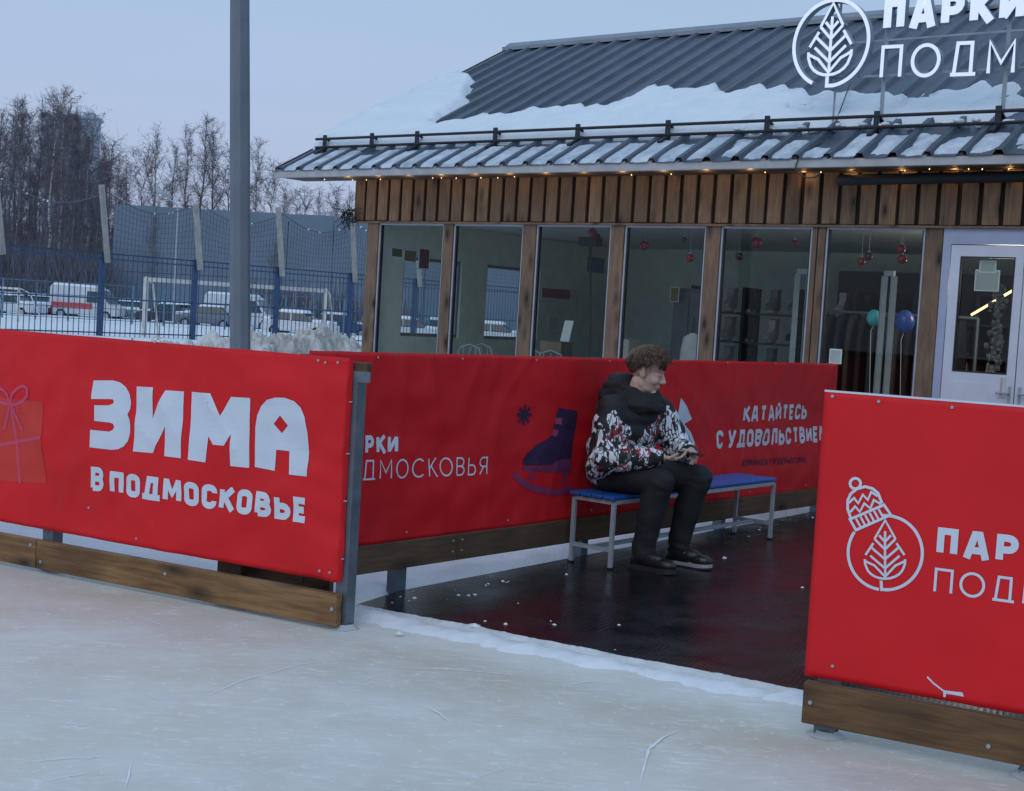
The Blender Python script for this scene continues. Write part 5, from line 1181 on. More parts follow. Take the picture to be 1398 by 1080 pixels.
# ---- grey hall behind
WP = Plane((at(151, 400, 122).x, 122), -14); wm = plain('hall_cladding', (.12, .17, .225), .6, .1, .35, .12, .1, 3)
hall = T('grey_hall', 'long windowless blue-grey clad hall beyond the parked cars', 'building', WP.o)
s_ = 0; i = 0
while s_ < 62:
    w_ = 4.1; m = MB(); m.pbox(WP, s_+.03, s_+w_-.03, -.1+.02*(i % 2), .0+.02*(i % 2), 3.4, 9.15-.012*s_); m.build('wall_panel', wm, hall)
    m = MB(); m.pbox(WP, s_+.03, s_+w_-.03, -.1, .0+.015*(i % 2), -.4, 3.36); m.build('wall_panel', wm, hall); s_ += w_; i += 1
m = MB(); m.pbox(WP, 0, 62, -22, -.12, -.4, 8.3); m.build('hall_body', plain('hall_dark', (.05, .07, .1), .7), hall)
m = MB(); m.pbox(WP, -.1, 62, -.2, .12, 9.0-.45, 9.06-.45); 
# ---- bare thicket before the hall
def twigs(m, c, h, r, n, wd, up_=.6):
    for _ in range(n):
        a = random.uniform(0, 6.283); rr = r*math.sqrt(random.random()); p = Vector((c.x+rr*math.cos(a), c.y+rr*math.sin(a), c.z+random.uniform(0, h*.55)))
        d = Vector((random.gauss(0, .35), random.gauss(0, .35), up_+random.random()*.5)).normalized()*h*random.uniform(.25, .55); x = d.cross(Vector((random.gauss(0, 1), random.gauss(0, 1), 0))).normalized()*wd
        m.add([p-x, p+x, p+d], [(0, 1, 2)])
TW = plain('bare_twigs', (.12, .11, .128), .9, bstr=0, nscale=.8, amt=.35); TWP = plain('purple_twigs', (.17, .145, .165), .9, bstr=0, nscale=.8, amt=.35); STM = plain('pale_stems', (.28, .28, .29), .9, bstr=0)
m = MB()
for i in range(46): 
    q = at(random.uniform(305, 560), 430, random.uniform(97, 106)); q.z = -.3; twigs(m, q, random.uniform(2.2, 4.2), 1.4, 130, .022)
tag(m.build('bare_thicket', TW), kind='stuff'); m = MB()
for i in range(90):
    q = at(random.uniform(310, 560), 430, random.uniform(93, 97)); q.z = -.3; d = Vector((random.gauss(0, .35), 0, random.uniform(1.6, 3.6))); m.beam(q, q+d, .035)
tag(m.build('pale_thicket_stems', STM), kind='stuff')
# ---- birches
bk, nt, b = nodes_of('birch_bark'); c = coords(nt, (1, 1, 3)); n = noise_(nt, c, 1.4, 5, .7)
L(nt, ramp(nt, n, [(.40, (.045, .04, .042)), (.50, (.42, .41, .40)), (.7, (.58, .57, .56))]), b.inputs['Base Color']); b.inputs['Roughness'].default_value = .9
dk = plain('dark_bark', (.14, .13, .135), .9, nscale=1, amt=.3)
def tree_mesh(H, seed, spread, ntw, white):
    rnd = random.Random(seed); tr = MB(); cr = MB(); lean = Vector((rnd.gauss(0, .02), rnd.gauss(0, .02), 1))
    K = 9; P = [Vector((0, 0, 0))]
    for i in range(1, K+1): P.append(Vector((lean.x*H*i/K+rnd.gauss(0, .09), lean.y*H*i/K+rnd.gauss(0, .09), H*.93*i/K)))
    r0 = H*.0085; tr.tube(P, [max(.02, r0*(1-i/K)**.8) for i in range(K+1)], 6)
    def tp(t): f = t*K; i = min(K-1, int(f)); return P[i].lerp(P[i+1], f-i)
    def tw(p, d, l, wd):
        x = d.cross(Vector((rnd.gauss(0, 1), rnd.gauss(0, 1), rnd.gauss(0, 1)))).normalized()*wd; q = p+d*l*.5; e_ = q+(d+Vector((0, 0, rnd.uniform(-.6, .35)))).normalized()*l*.5
        cr.add([p-x, p+x, q+x*.7, q-x*.7, e_], [(0, 1, 2, 3), (3, 2, 4)]); return q
    nl = int(H*2.2)
    for k in range(nl):
        t = .26+.72*((k+rnd.random())/nl)**.9; p = tp(t); a = rnd.uniform(0, 6.283); prof = math.sin(math.pi*min(1, max(0, (t-.12)/.98)))**.7
        l = spread*H*(.35+.65*prof)*rnd.uniform(.55, 1.1)*(1.15-t*.55)
        el = rnd.uniform(.9, 2.0)+t*.6; d = Vector((math.cos(a), math.sin(a), el)).normalized(); pts = [p]; dd = d.copy()
        for q in range(5): dd = (dd+Vector((rnd.gauss(0, .16), rnd.gauss(0, .16), rnd.uniform(-.12, .08)))).normalized(); pts.append(pts[-1]+dd*l/5)
        if pts[-1].z > H: pts = [Vector((v.x, v.y, min(v.z, H*rnd.uniform(.97, 1.02)))) for v in pts]
        cr.tube(pts, [max(.011, r0*.34*(1-q/5.4)*(1.15-t)) for q in range(6)], 3, cap=False)
        for q in range(ntw):
            f = rnd.uniform(.4, 5); i = min(4, int(f)); pp_ = pts[i].lerp(pts[i+1], f-i); dv = (Vector((rnd.gauss(0, 1), rnd.gauss(0, 1), rnd.gauss(.35, .7))).normalized()+dd*.5).normalized(); ll = min(2.4, l*rnd.uniform(.15, .45))
            q0 = tw(pp_, dv, ll, rnd.uniform(.007, .015))
            for _ in range(3):
                d3 = (dv+Vector((rnd.gauss(0, .7), rnd.gauss(0, .7), rnd.gauss(.0, .6)))).normalized(); tw(pp_+dv*ll*rnd.uniform(.2, .9), d3, ll*rnd.uniform(.35, .8), .0085)
    return tr, cr, (bk if white else dk), (TWP if white else TW)
BLD = [tree_mesh(20, 11, .17, 26, True), tree_mesh(22, 12, .16, 26, True), tree_mesh(18, 13, .22, 26, False), tree_mesh(21, 14, .19, 28, False), tree_mesh(16, 15, .22, 22, True), tree_mesh(12, 16, .36, 24, False)]
VAR = []
for tr, cr, m1, m2 in BLD:
    o_ = []
    for mb_, nm, mt in ((tr, 'trunk', m1), (cr, 'crown', m2)):
        me = bpy.data.meshes.new(nm); me.from_pydata(mb_.v, [], mb_.f); me.materials.append(mt); o_.append(me)
    VAR.append(o_)
VH = [20, 22, 18, 21, 16, 12]
skyline = [(0, 112), (40, 118), (60, 105), (75, 98), (95, 118), (118, 150), (140, 178), (165, 205), (190, 180), (205, 160), (225, 170), (245, 152), (265, 140), (282, 150), (300, 190), (320, 205), (345, 172), (365, 215), (385, 240)]
def sky_y(x):
    for (a, b_), (c_, d_) in zip(skyline, skyline[1:]):
        if a <= x <= c_: return b_+(d_-b_)*(x-a)/(c_-a)
    return 120 if x < 0 else 245
random.seed(21)
spec = [(20, 4, 3, 'tall bare tree by the left picture edge'), (62, 2, 1, 'tallest white-stemmed birch of the clump at the left'), (80, 0, 0, 'tall birch with a pale stem rising just left of the tower block'),
 (-8, 12, 2, 'dark bare tree cut by the left picture edge'), (40, 14, 3, 'dark bare tree between the edge tree and the tallest birch'), (97, 18, 3, 'dark bare tree in front of the tower block'),
 (112, 16, 4, 'slim pale-stemmed birch before the right side of the tower block'), (126, 18, 2, 'dark spreading tree right beside the tower block'), (141, 10, 5, 'low bushy tree above the first timber extension'),
 (154, 8, 4, 'thin birch over the left corner of the grey hall'), (170, 10, 2, 'low dark tree between the hall corner and the lone slim birch'), (186, 14, 5, 'low bushy tree at the left foot of the lone slim birch'),
 (205, 2, 4, 'slim pale birch standing alone left of the broad crowned pair'), (224, 14, 2, 'dark low tree between the lone slim birch and the broad crowned pair'), (246, 4, 0, 'pale-stemmed birch, left one of the broad crowned pair'), (266, 0, 3, 'broad bare tree with the highest crown left of the lamp pole'),
 (284, 10, 2, 'dark bare tree right of the broad highest crown'), (303, 6, 5, 'low bushy bare tree touching the left side of the lamp pole'), (346, 2, 0, 'bare birch just right of the lamp pole'), (362, 10, 5, 'low bare tree right of the birch beside the lamp pole'),
 (382, 6, 4, 'small thin birch under the left tip of the pavilion eave'), (405, 10, 5, 'small bare tree under the eave, left of the distant tall stem'), (428, 4, 4, 'small pale birch under the eave midway to the pavilion corner'), (452, 8, 5, 'small bare tree under the eave near the pavilion corner'), (474, 6, 2, 'small dark tree right beside the pavilion corner')]
for x, dy, v_, lb in spec:
    D = random.uniform(126, 146); p = at(x, 420, D); H = at(x, sky_y(x)+dy, D).z+.3; white = v_ in (0, 1, 4)
    t_ = T('birch_tree' if white else 'bare_tree', lb, 'tree', (p.x, p.y, -.3), 'leafless trees of the wood beyond the court'); k = H/VH[v_]; t_.rotation_euler = (0, 0, random.uniform(0, 6.28))
    for me in VAR[v_]:
        o = bpy.data.objects.new(me.name, me); COL.objects.link(o); o.parent = t_; o.scale = (max(k, .8)*random.uniform(.95, 1.1), max(k, .8), k)
# the wood behind them: trees that merge into one mass
wm_ = [MB(), MB()]
for i in range(23):
    x = -50+i*9.6+random.uniform(-4, 4) if i < 22 else random.uniform(-45, 125); D = random.uniform(148, 180); v_ = random.choice((2, 3, 2, 5, 3, 0)); H = at(x, sky_y(x)+random.uniform(16, 52)+(random.uniform(0, 70) if i >= 24 else 0), D).z+.3
    if H < 4: continue
    k = H/VH[v_]; p = at(x, 420, D); a = random.uniform(0, 6.28); ca, sa = math.cos(a)*max(k, .8), math.sin(a)*max(k, .8)
    for q in (0, 1):
        src = BLD[v_][q]; wm_[q].add([(p.x+v[0]*ca-v[1]*sa, p.y+v[0]*sa+v[1]*ca, -.3+v[2]*k) for v in src.v], src.f)
tag(wm_[0].build('wood_stems', dk), kind='stuff'); tag(wm_[1].build('wood_branches', TW), kind='stuff')
# far wood, one mass of stems and brush
m = MB()
random.seed(5)
for i in range(5200):
    x = random.uniform(-60, 620); D = random.uniform(178, 215); q = at(x, 430, D); q.z = -.3
    top = 9.0+2.2*noise.noise(Vector((x*.02, 0, 0))) if x > 150 else 15
    h = random.uniform(.5, 1)*(top*1.05)
    d = Vector((random.gauss(0, .9), random.gauss(0, .5), h*random.uniform(.4, .7))); q.z = random.uniform(-.3, h*.55); wd = random.uniform(.05, .12)
    m.add([q-Vector((wd, 0, 0)), q+Vector((wd, 0, 0)), q+d], [(0, 1, 2)])
tag(m.build('far_wood', TW), kind='stuff')
m = MB(); vs = []; NX_ = 160
for i in range(NX_+1):
    x = -80+i*4.6; q = at(x, 430, 220); top = (8.6 if x > 150 else 9.5)+1.4*noise.noise(Vector((x*.03, 2, 0)))+.9*noise.noise(Vector((x*.21, 5, 0)))
    vs += [(q.x, q.y, -.5), (q.x, q.y, top), (q.x, q.y+12, top*.8), (q.x, q.y+12, -.5)]
m.add(vs, [(4*i+a, 4*i+a+1, 4*(i+1)+a+1, 4*(i+1)+a) for i in range(NX_) for a in range(3)]); tag(m.build('distant_wood_mass', plain('distant_wood', (.042, .042, .055), .95, nscale=1.6, amt=.5, bstr=0)), kind='stuff')
# undergrowth at the foot of the left wood
m = MB()
for i in range(70):
    q = at(random.uniform(-50, 152), 430, random.uniform(116, 135)); q.z = -.3; twigs(m, q, random.uniform(3.5, 8), 2.2, 120, .03, .8)
tag(m.build('undergrowth', TW), kind='stuff')
# tower block far behind the trees
ap = at(86, 400, 262); ap.z = -.3; tb = T('tower_block', 'pale blue-grey tower block half hidden behind the bare trees on the left', 'building', ap)
TBW = plain('tower_wall', (.36, .44, .54), .8, nscale=.4); TBG = plain('tower_glass', (.22, .28, .35), .3)
Q = Plane((ap.x-4.9, ap.y), 8); m = MB(); m.pbox(Q, 0, 9.6, -5, 0, 0, 33.6); m.build('wall', TBW, tb); m = MB(); m.pbox(Q, -.4, 10.1, -5.4, .5, 33.6, 34.1); m.build('roof', plain('tower_roof', (.4, .45, .5), .8), tb)
m = MB(); m.pbox(Q, 6.8, 8.8, -4, -1.5, 34.1, 35.0); m.build('lift_house', TBW, tb)
pm = None
for fl_n in range(12):
    for k in range(4):
        if pm is None:
            mb_ = MB(); mb_.boxm((0, 0, 0), Q.u*.65, Q.n*.05, Vector((0, 0, .7))); pm = bpy.data.meshes.new('window'); pm.from_pydata(mb_.v, [], mb_.f); pm.materials.append(TBG)
        link('window', pm, None, tb, Q.p(1.3+k*2.35, .03, 2+fl_n*2.75))
# court lamp
a = at(243, 281, 84); t_ = T('street_lamp', 'thin street lamp with an oval head in front of the grey hall', 'street lamp', (a.x, a.y, -.3)); m = MB(); hd = at(221, 263, 84)
m.tube([(a.x, a.y, -.3), (a.x, a.y, a.z-.1), a, hd], .045, 6); m.build('pole', STEEL2, t_); m = MB(); m.ell(hd, (.42, .2, .13), 10, 6, Matrix.Rotation(rad(25), 3, 'Y')); m.build('lamp_head', STEEL2, t_, smooth=True)
# bushes seen against the hall
for x, D, h, lb in ((372, 88, 5.6, 'sparse bare bush standing before the grey hall right of the lamp pole'), (205, 100, 7.5, 'thin bare sapling standing before the grey hall left of the lamp pole')):
    p = at(x, 430, D); t_ = T('bare_sapling', lb, 'bush', (p.x, p.y, -.3)); k = h/12
    for me in VAR[5]:
        o = bpy.data.objects.new('stem' if me.name.startswith('trunk') else 'branches', me); COL.objects.link(o); o.parent = t_; o.scale = (k*.8, k*.8, k)

# ================================================================== BENCH
BA = Vector((.616+.786*.03, 8.302-.618*.03, 0)); la_ = rad(51.8); Ld = Vector((math.cos(la_), math.sin(la_), 0)); Fd = Vector((math.sin(la_), -math.cos(la_), 0)); GZ = .014
def K(F, L_, z): return BA+Fd*F+Ld*L_+Vector((0, 0, z))
bn_ = T('bench', 'long bench of blue slats on a light grey steel frame standing on the black mat', 'bench', K(-.16, 1, GZ))
SLAT = plain('blue_slat_paint', (.018, .10, .38), .38, 0, 12, .12, .1, 60)
BL_ = 2.06
for i in range(4):
    f = .02-.045-i*.083; board('slat', K(f, -.02, .445), K(f+.0, BL_-.0, .445), .075, .024, SLAT, bn_, Fd, .006)
FR = STEEL2
for L0 in (0.0, BL_-.035):
    for F0 in (-.0, -.29):
        m = MB(); m.beam(K(F0, L0+.015, GZ), K(F0, L0+.015, .42), .026, .026, Ld); m.build('leg', FR, bn_, bevel=.003)
        m = MB(); m.beam(K(F0, L0+.015, GZ), K(F0, L0+.015, GZ+.012), .031, .031, Ld); m.build('foot_cap', BLACK, bn_)
    m = MB(); m.beam(K(-.277, L0+.015, .418), K(-.013, L0+.015, .418), .024, .024); m.build('end_rail', FR, bn_)
    m = MB(); m.beam(K(-.277, L0+.015, .13), K(-.013, L0+.015, .13), .024, .024); m.build('stretcher', FR, bn_)
for F0 in (0, -.29):
    m = MB(); m.beam(K(F0, .03, .418), K(F0, BL_-.035, .418), .024, .024); m.build('side_rail', FR, bn_)
m = MB(); m.beam(K(-.145, .028, .13), K(-.145, BL_-.035, .13), .024, .024); m.build('long_stretcher', FR, bn_)

# ================================================================== PERSON
KB = K
def K(F, L_, z): return KB(F, L_-.06, z)
ps = T('person', 'seated man in a black, white and red printed hooded jacket, looking at a phone', 'person', K(-.05, .36, GZ), None)
def capsule(m, a, b_, ra, rb, n=12):
    a = Vector(a); b_ = Vector(b_); d = (b_-a).normalized(); pts = []; rs = []
    for t in (-.98, -.85, -.6, -.3): pts.append(a+d*ra*t); rs.append(ra*math.sqrt(1-t*t))
    for t in (0, .33, .66, 1): pts.append(a.lerp(b_, t)); rs.append(ra+(rb-ra)*t)
    for t in (.3, .6, .85, .98): pts.append(b_+d*rb*t); rs.append(rb*math.sqrt(1-t*t))
    m.tube(pts, rs, n)
RF_ = Matrix((Fd, Ld, Vector((0, 0, 1)))).transposed()
def bell(m, c, r, extra=None, nu=20, nv=14): m.ell(K(*c), r, nu, nv, RF_@extra if extra else RF_)
def remesh(m, name, mat, parent, vox, smooth_it=4, disp=None, smf=.5):
    o = m.build('tmp', None, parent); o.parent = None
    r = o.modifiers.new('r', 'REMESH'); r.mode = 'VOXEL'; r.voxel_size = vox
    if smooth_it: s_ = o.modifiers.new('s', 'SMOOTH'); s_.iterations = smooth_it; s_.factor = smf
    bpy.context.view_layer.update(); me = evalmesh(o, name)
    if disp:
        b0 = base_of(parent); co = [v.co.copy() for v in me.vertices]; no = [v.normal.copy() for v in me.vertices]
        for v, c_, n_ in zip(me.vertices, co, no): v.co = c_+n_*disp(c_+b0, n_)
    me.materials.clear(); me.materials.append(mat); me.polygons.foreach_set('use_smooth', [True]*len(me.polygons))
    o = bpy.data.objects.new(name, me); COL.objects.link(o); o.parent = parent; return o
# head frame
HC = K(-.008, .36, 1.212); haz = la_-rad(90)+rad(22); hp_ = rad(13)
hx = Vector((math.cos(haz)*math.cos(hp_), math.sin(haz)*math.cos(hp_), -math.sin(hp_))); hy = Vector((-math.sin(haz), math.cos(haz), 0)); hz = hx.cross(hy)
HR = Matrix((hx, hy, hz)).transposed(); HS = 1.15
def H(x, y, z): return HC+(hx*x+hy*y+hz*z)*HS
def hell(m, c, r, nu=18, nv=12, rot=None): m.ell(H(*c), tuple(q*HS for q in r), nu, nv, HR@rot if rot else HR)
SK, nt, b = nodes_of('skin'); c = coords(nt); n = noise_(nt, c, 14, 4)
# cheek/nose/ear flush is part of the skin colour
L(nt, ramp(nt, n, [(.35, (.50, .33, .27)), (.7, (.60, .41, .34))]), b.inputs['Base Color']); b.inputs['Roughness'].default_value = .5
b.inputs['Subsurface Weight'].default_value = .12; b.inputs['Subsurface Radius'].default_value = (.02, .008, .004); bump(nt, b, noise_(nt, c, 140, 3), .12, .001)
m = MB()
hell(m, (-.018, 0, .035), (.098, .077, .090)); hell(m, (.024, 0, -.03), (.062, .062, .082)); hell(m, (.022, 0, -.078), (.052, .052, .04)); hell(m, (.062, 0, -.102), (.022, .026, .019)); hell(m, (-.005, 0, -.065), (.055, .058, .05))
capsule(m, H(.080, 0, .008), H(.103, 0, -.032), .0085*HS, .0115*HS, 10); hell(m, (.103, 0, -.036), (.013, .012, .010)); 
for s_ in (1, -1):
    hell(m, (.091, .012*s_, -.040), (.010, .008, .008)); capsule(m, H(.078, .042*s_, .020), H(.084, .012*s_, .018), .0065, .007, 8); hell(m, (.052, .038*s_, -.035), (.030, .022, .026))
    hell(m, (-.008, .079*s_, -.008), (.019, .007, .031), 14, 10, Matrix.Rotation(rad(-12), 3, 'Y')); hell(m, (-.012, .072*s_, -.008), (.012, .01, .02)); hell(m, (.064, .031*s_, -.004), (.018, .018, .012))
capsule(m, H(.080, .018, -.067), H(.087, 0, -.063), .006, .0075, 8); capsule(m, H(.080, -.018, -.067), H(.087, 0, -.063), .006, .0075, 8)
capsule(m, H(.079, .015, -.077), H(.084, 0, -.078), .006, .008, 8); capsule(m, H(.079, -.015, -.077), H(.084, 0, -.078), .006, .008, 8)
capsule(m, H(-.015, 0, -.07), K(-.09, .36, 1.0), .062, .068, 16)
# trunk and limbs under the clothes
bell(m, (-.11, .36, .90), (.12, .19, .14)); bell(m, (-.15, .36, .74), (.12, .17, .14)); bell(m, (-.16, .36, .60), (.13, .17, .11))
J = dict(shR=(-.13, .17, .955), elR=(-.10, .085, .69), wrR=(.215, .235, .705), shL=(-.03, .56, .955), elL=(.09, .64, .72), wrL=(.27, .47, .742),
    hipR=(-.15, .27, .57), knR=(.215, .24, .56), anR=(.115, .25, .12), hipL=(-.15, .46, .57), knL=(.285, .55, .572), anL=(.165, .575, .13))
for s_ in 'RL':
    capsule(m, K(-.10, .36, .96), K(*J['sh'+s_]), .05, .058); capsule(m, K(*J['sh'+s_]), K(*J['el'+s_]), .056, .045); capsule(m, K(*J['el'+s_]), K(*J['wr'+s_]), .045, .029)
    capsule(m, K(*J['hip'+s_]), K(*J['kn'+s_]), .085, .058); capsule(m, K(*J['kn'+s_]), K(*J['an'+s_]), .056, .04); a = Vector(J['an'+s_]); capsule(m, K(*a), K(a.x+.10, a.y, .05), .030, .022)
def finger(m, pts, r):
    for i in range(len(pts)-1): capsule(m, K(*pts[i]), K(*pts[i+1]), r*(1-.1*i), r*(1-.1*(i+1)), 8)
def hand(m, wr, fwd, nrm, side, curl, thumb):
    """wr, fwd, nrm, side in (F, L, z); side points to the thumb; curl = bend per joint towards nrm"""
    wr = Vector(wr); fwd = Vector(fwd).normalized(); nrm = Vector(nrm); nrm = (nrm-fwd*nrm.dot(fwd)).normalized(); sd_ = fwd.cross(nrm); sd_ = sd_ if sd_.dot(Vector(side)) > 0 else -sd_
    pc = wr+fwd*.055
    for k in (-1.2, -.4, .4, 1.2): capsule(m, K(*(wr+fwd*.02+sd_*k*.013)), K(*(wr+fwd*.085+sd_*k*.0195)), .0165, .0135, 8)
    for i, (k, ln) in enumerate(((1.25, .068), (.42, .076), (-.42, .071), (-1.25, .056))):
        p = wr+fwd*.088+sd_*k*.0195; pts = [p]; a = curl[i]*.5; 
        for q, fr in enumerate((.45, .32, .27)):
            d = fwd*math.cos(a)+nrm*math.sin(a); pts.append(pts[-1]+d*ln*fr*1.1); a += curl[i]*.55
        finger(m, pts, .0095)
    p = wr+fwd*.025+sd_*.024; t1 = p+(fwd*.55+sd_*.75).normalized()*.036; t2 = t1+(fwd*.9+sd_*.15+nrm*thumb).normalized()*.032; t3 = t2+(fwd*.9-sd_*.25+nrm*thumb).normalized()*.026
    finger(m, [p, t1, t2, t3], .0115)
# right hand palm up under the phone, left hand beside it with the index on the screen
hand(m, (.215, .235, .705), (.86, .45, .02), (0, .1, 1), (.4, -.9, 0), (.75, .8, .85, .9), .55)
hand(m, (.27, .47, .742), (.62, -.72, -.08), (-.2, -.2, -1), (-.6, -.6, .4), (.35, .8, .9, 1.0), .5)
body = remesh(m, 'body', SK, ps, .0048, 3, None, .4)
# eyes, brows, mouth line
EW = plain('eye_white', (.55, .53, .5), .25, bstr=0); ED = plain('iris', (.03, .025, .02), .15, bstr=0); BRW = plain('hair_brown', (.11, .068, .04), .5, nscale=60, amt=.5, bstr=.3, bscale=120); LIP = plain('lip', (.30, .11, .10), .5, bstr=0)
for s_ in (1, -1):
    m = MB(); hell(m, (.0735, .031*s_, -.001), (.0115, .0125, .0105), 14, 10); ey = m.build('eye', EW, ps, True); m = MB(); hell(m, (.0825, .031*s_, -.0045), (.0035, .006, .0055), 10, 6); m.build('iris', ED, ey, True)
    m = MB(); hell(m, (.0745, .031*s_, .0035), (.0125, .0140, .0085), 14, 10, Matrix.Rotation(rad(18), 3, 'Y')); m.build('eyelid', SK, ps, True)
    m = MB()
    for i in range(5): a_ = H(.086-.004*abs(i-1), (.014+.009*i)*s_, .026+.001*i); m.beam(a_, a_+hy*s_*.012+hz*.002, .006, .005)
    m.build('eyebrow', BRW, ps)
m = MB(); capsule(m, H(.0815, .017, -.0715), H(.0895, 0, -.0705), .0028, .003, 6); capsule(m, H(.0815, -.017, -.0715), H(.0895, 0, -.0705), .0028, .003, 6); m.build('mouth', plain('mouth_dark', (.07, .02, .02), .5, bstr=0), ps, True)
m = MB(); capsule(m, H(.083, .013, -.0775), H(.0895, 0, -.0785), .004, .005, 8); capsule(m, H(.083, -.013, -.0775), H(.0895, 0, -.0785), .004, .005, 8); m.build('lips', LIP, ps, True)
# hair: cap and locks
random.seed(3)
m = MB(); hell(m, (-.028, 0, .043), (.097, .081, .084), 26, 18); hell(m, (-.052, 0, .018), (.066, .074, .058), 20, 12); hell(m, (.02, 0, .078), (.065, .066, .044), 20, 12)
for i in range(2600):
    th = random.uniform(0, 6.283); ph = random.uniform(-.25, 1.45); y_ = math.sin(th)*math.cos(ph); x_ = math.cos(th)*math.cos(ph); z_ = math.sin(ph)
    if x_ > .45 and z_ < .45: continue
    if x_ > .0 and z_ < .05: continue
    p0 = Vector((-.022+.096*x_, .082*y_, .045+.088*z_)); n_ = Vector((x_, y_, z_))
    fl_d = Vector((.55+.5*x_, y_*.45, -.35*(1.1-z_))) if z_ > .15 else Vector((.0, y_*.1, -1)); d = (fl_d.normalized()+n_*random.uniform(.0, .22)+Vector((random.gauss(0, .15), random.gauss(0, .17), random.gauss(0, .1)))).normalized()
    ln = random.uniform(.035, .065) if z_ > .1 else random.uniform(.015, .03); q1 = p0+d*ln*.55+n_*.004; q2 = q1+(d+Vector((.1, 0, -.45))).normalized()*ln*.5
    m.tube([H(*p0), H(*q1), H(*q2)], [.0034, .0030, .0008], 4)
for i in range(200):     # fringe swept over the forehead
    y_ = random.uniform(-.062, .062); p0 = Vector((.05, y_, .098-.3*y_*y_/.06)); q1 = Vector((.083-abs(y_)*.25, y_*1.05+random.gauss(0, .006), .078)); q2 = Vector((.096-abs(y_)*.42, y_*1.08+random.gauss(0, .01), .042+random.gauss(0, .009)))
    m.tube([H(*p0), H(*q1), H(*q2)], [.0042, .0038, .0008], 4)
m.build('hair', BRW, ps, True)
# trousers
def folds(sc_, amp): return lambda p, n_: amp*(noise.noise(p*sc_)+.5*noise.noise(Vector((p.x*sc_*1.2, p.y*sc_*1.2, p.z*sc_*3.2))))
TR = plain('black_trousers', (.012, .013, .017), .8, 0, 10, .25, .35, 300); 
m = MB(); bell(m, (-.17, .36, .575), (.15, .195, .125))
for s_, w_ in (('R', 1), ('L', 1)):
    h_, k_, a_ = [Vector(J[q+s_]) for q in ('hip', 'kn', 'an')]
    capsule(m, K(*h_), K(*(h_.lerp(k_, .55)+Vector((0, 0, .01)))), .122, .103, 18); capsule(m, K(*h_.lerp(k_, .55)), K(*k_), .103, .088, 18); bell(m, (k_.x-.003, k_.y, k_.z-.004), (.086, .084, .086))
    mid = k_.lerp(a_, .45)+Vector((-.012, 0, 0)); capsule(m, K(*k_), K(*mid), .086, .084, 18); capsule(m, K(*mid), K(a_.x, a_.y, a_.z+.03), .084, .068, 18); capsule(m, K(a_.x, a_.y, a_.z+.03), K(a_.x+.008, a_.y, a_.z+.005), .070, .070, 18)
def tfold(p, n_):
    v = .012*noise.noise(p*6)+.006*noise.noise(Vector((p.x*9, p.y*9, p.z*14)))
    for s_ in 'RL':
        for q, r_ in (('kn', .10), ('an', .12)):
            c_ = K(*J[q+s_]); dd = (p-c_).length
            if dd < .2: v += .0035*math.exp(-(dd/r_)**2)*math.sin(((p-c_).z+.5*(p-c_).dot(Fd))*70+9*noise.noise(p*7))
    return v
remesh(m, 'trousers', TR, ps, .010, 5, tfold)
# shoes
SH = plain('black_sneaker', (.014, .014, .016), .35, 0, 10, .2, .2, 80); SO = plain('shoe_sole_edge', (.30, .31, .33), .6, bstr=0); LACE = plain('lace', (.30, .31, .34), .6, bstr=0); SOK = plain('sole_black', (.02, .02, .022), .6)
for hl, to, in (((.03, .25), (.355, .245)), ((.085, .57), (.40, .60))):
    h2, t2 = Vector((*hl, 0)), Vector((*to, 0)); d = (t2-h2).normalized(); sd_ = Vector((-d.y, d.x, 0)); ln = (t2-h2).length; P_ = lambda a, b__, z: K(*(h2+d*a*ln+sd_*b__+Vector((0, 0, z+GZ))))
    outl = [(.0, .0), (.02, .025), (.1, .036), (.3, .036), (.5, .042), (.7, .051), (.85, .046), (.96, .026), (1.0, .0), (.96, -.028), (.85, -.045), (.7, -.047), (.5, -.036), (.3, -.034), (.1, -.036), (.02, -.025)]
    for z0, z1, g_, nm, mt in ((0, .010, 0, 'sole', SOK), (.010, .030, .002, 'midsole', SO if hl[0] > .05 else SOK)):
        m = MB(); k = len(outl); lift = lambda a: .018*max(0, a-.75)*4*.5
        vs = [P_(a, b__*(1+g_*8), z0+lift(a)) for a, b__ in outl]+[P_(a, b__*(1+g_*8), z1+lift(a)) for a, b__ in outl]; m.add(vs, [tuple(range(k))[::-1], tuple(range(k, 2*k))]+[(i, (i+1) % k, (i+1) % k+k, i+k) for i in range(k)]); 
        if nm == 'sole': sh_ = T('tmp', None, None, (0, 0, 0)) ; bpy.data.objects.remove(sh_); sole_ = m
        else: mid_ = (m, mt)
    m = MB(); RS = RF_@Matrix((d, sd_, Vector((0, 0, 1)))).transposed()
    m.ell(P_(.17, 0, .065), (.058, .043, .06), 14, 10, RS); m.ell(P_(.45, 0, .066), (.115, .044, .052), 14, 10, RS); m.ell(P_(.74, .001, .052), (.085, .048, .040), 14, 10, RS); m.ell(P_(.25, 0, .085), (.055, .042, .045), 14, 10, RS); capsule(m, P_(.26, 0, .08), P_(.24, 0, .16), .050, .052, 12); capsule(m, P_(.36, 0, .09), P_(.28, 0, .12), .046, .05, 12)
    m.box(P_(.5, 0, .03)+Vector((0, 0, 0)), (.02, .02, .02))
    sh = remesh(m, 'shoe', SH, ps, .006, 3); sole_.build('sole', SOK, sh); mid_[0].build('midsole', mid_[1], sh)
    m = MB()
    for i in range(5):
        a = .36+.06*i; z = .122-.014*i; m.tube([P_(a, -.022, z-.012), P_(a+.01, 0, z), P_(a, .022, z-.012)], .0032, 5)
    m.build('laces', LACE, sh)
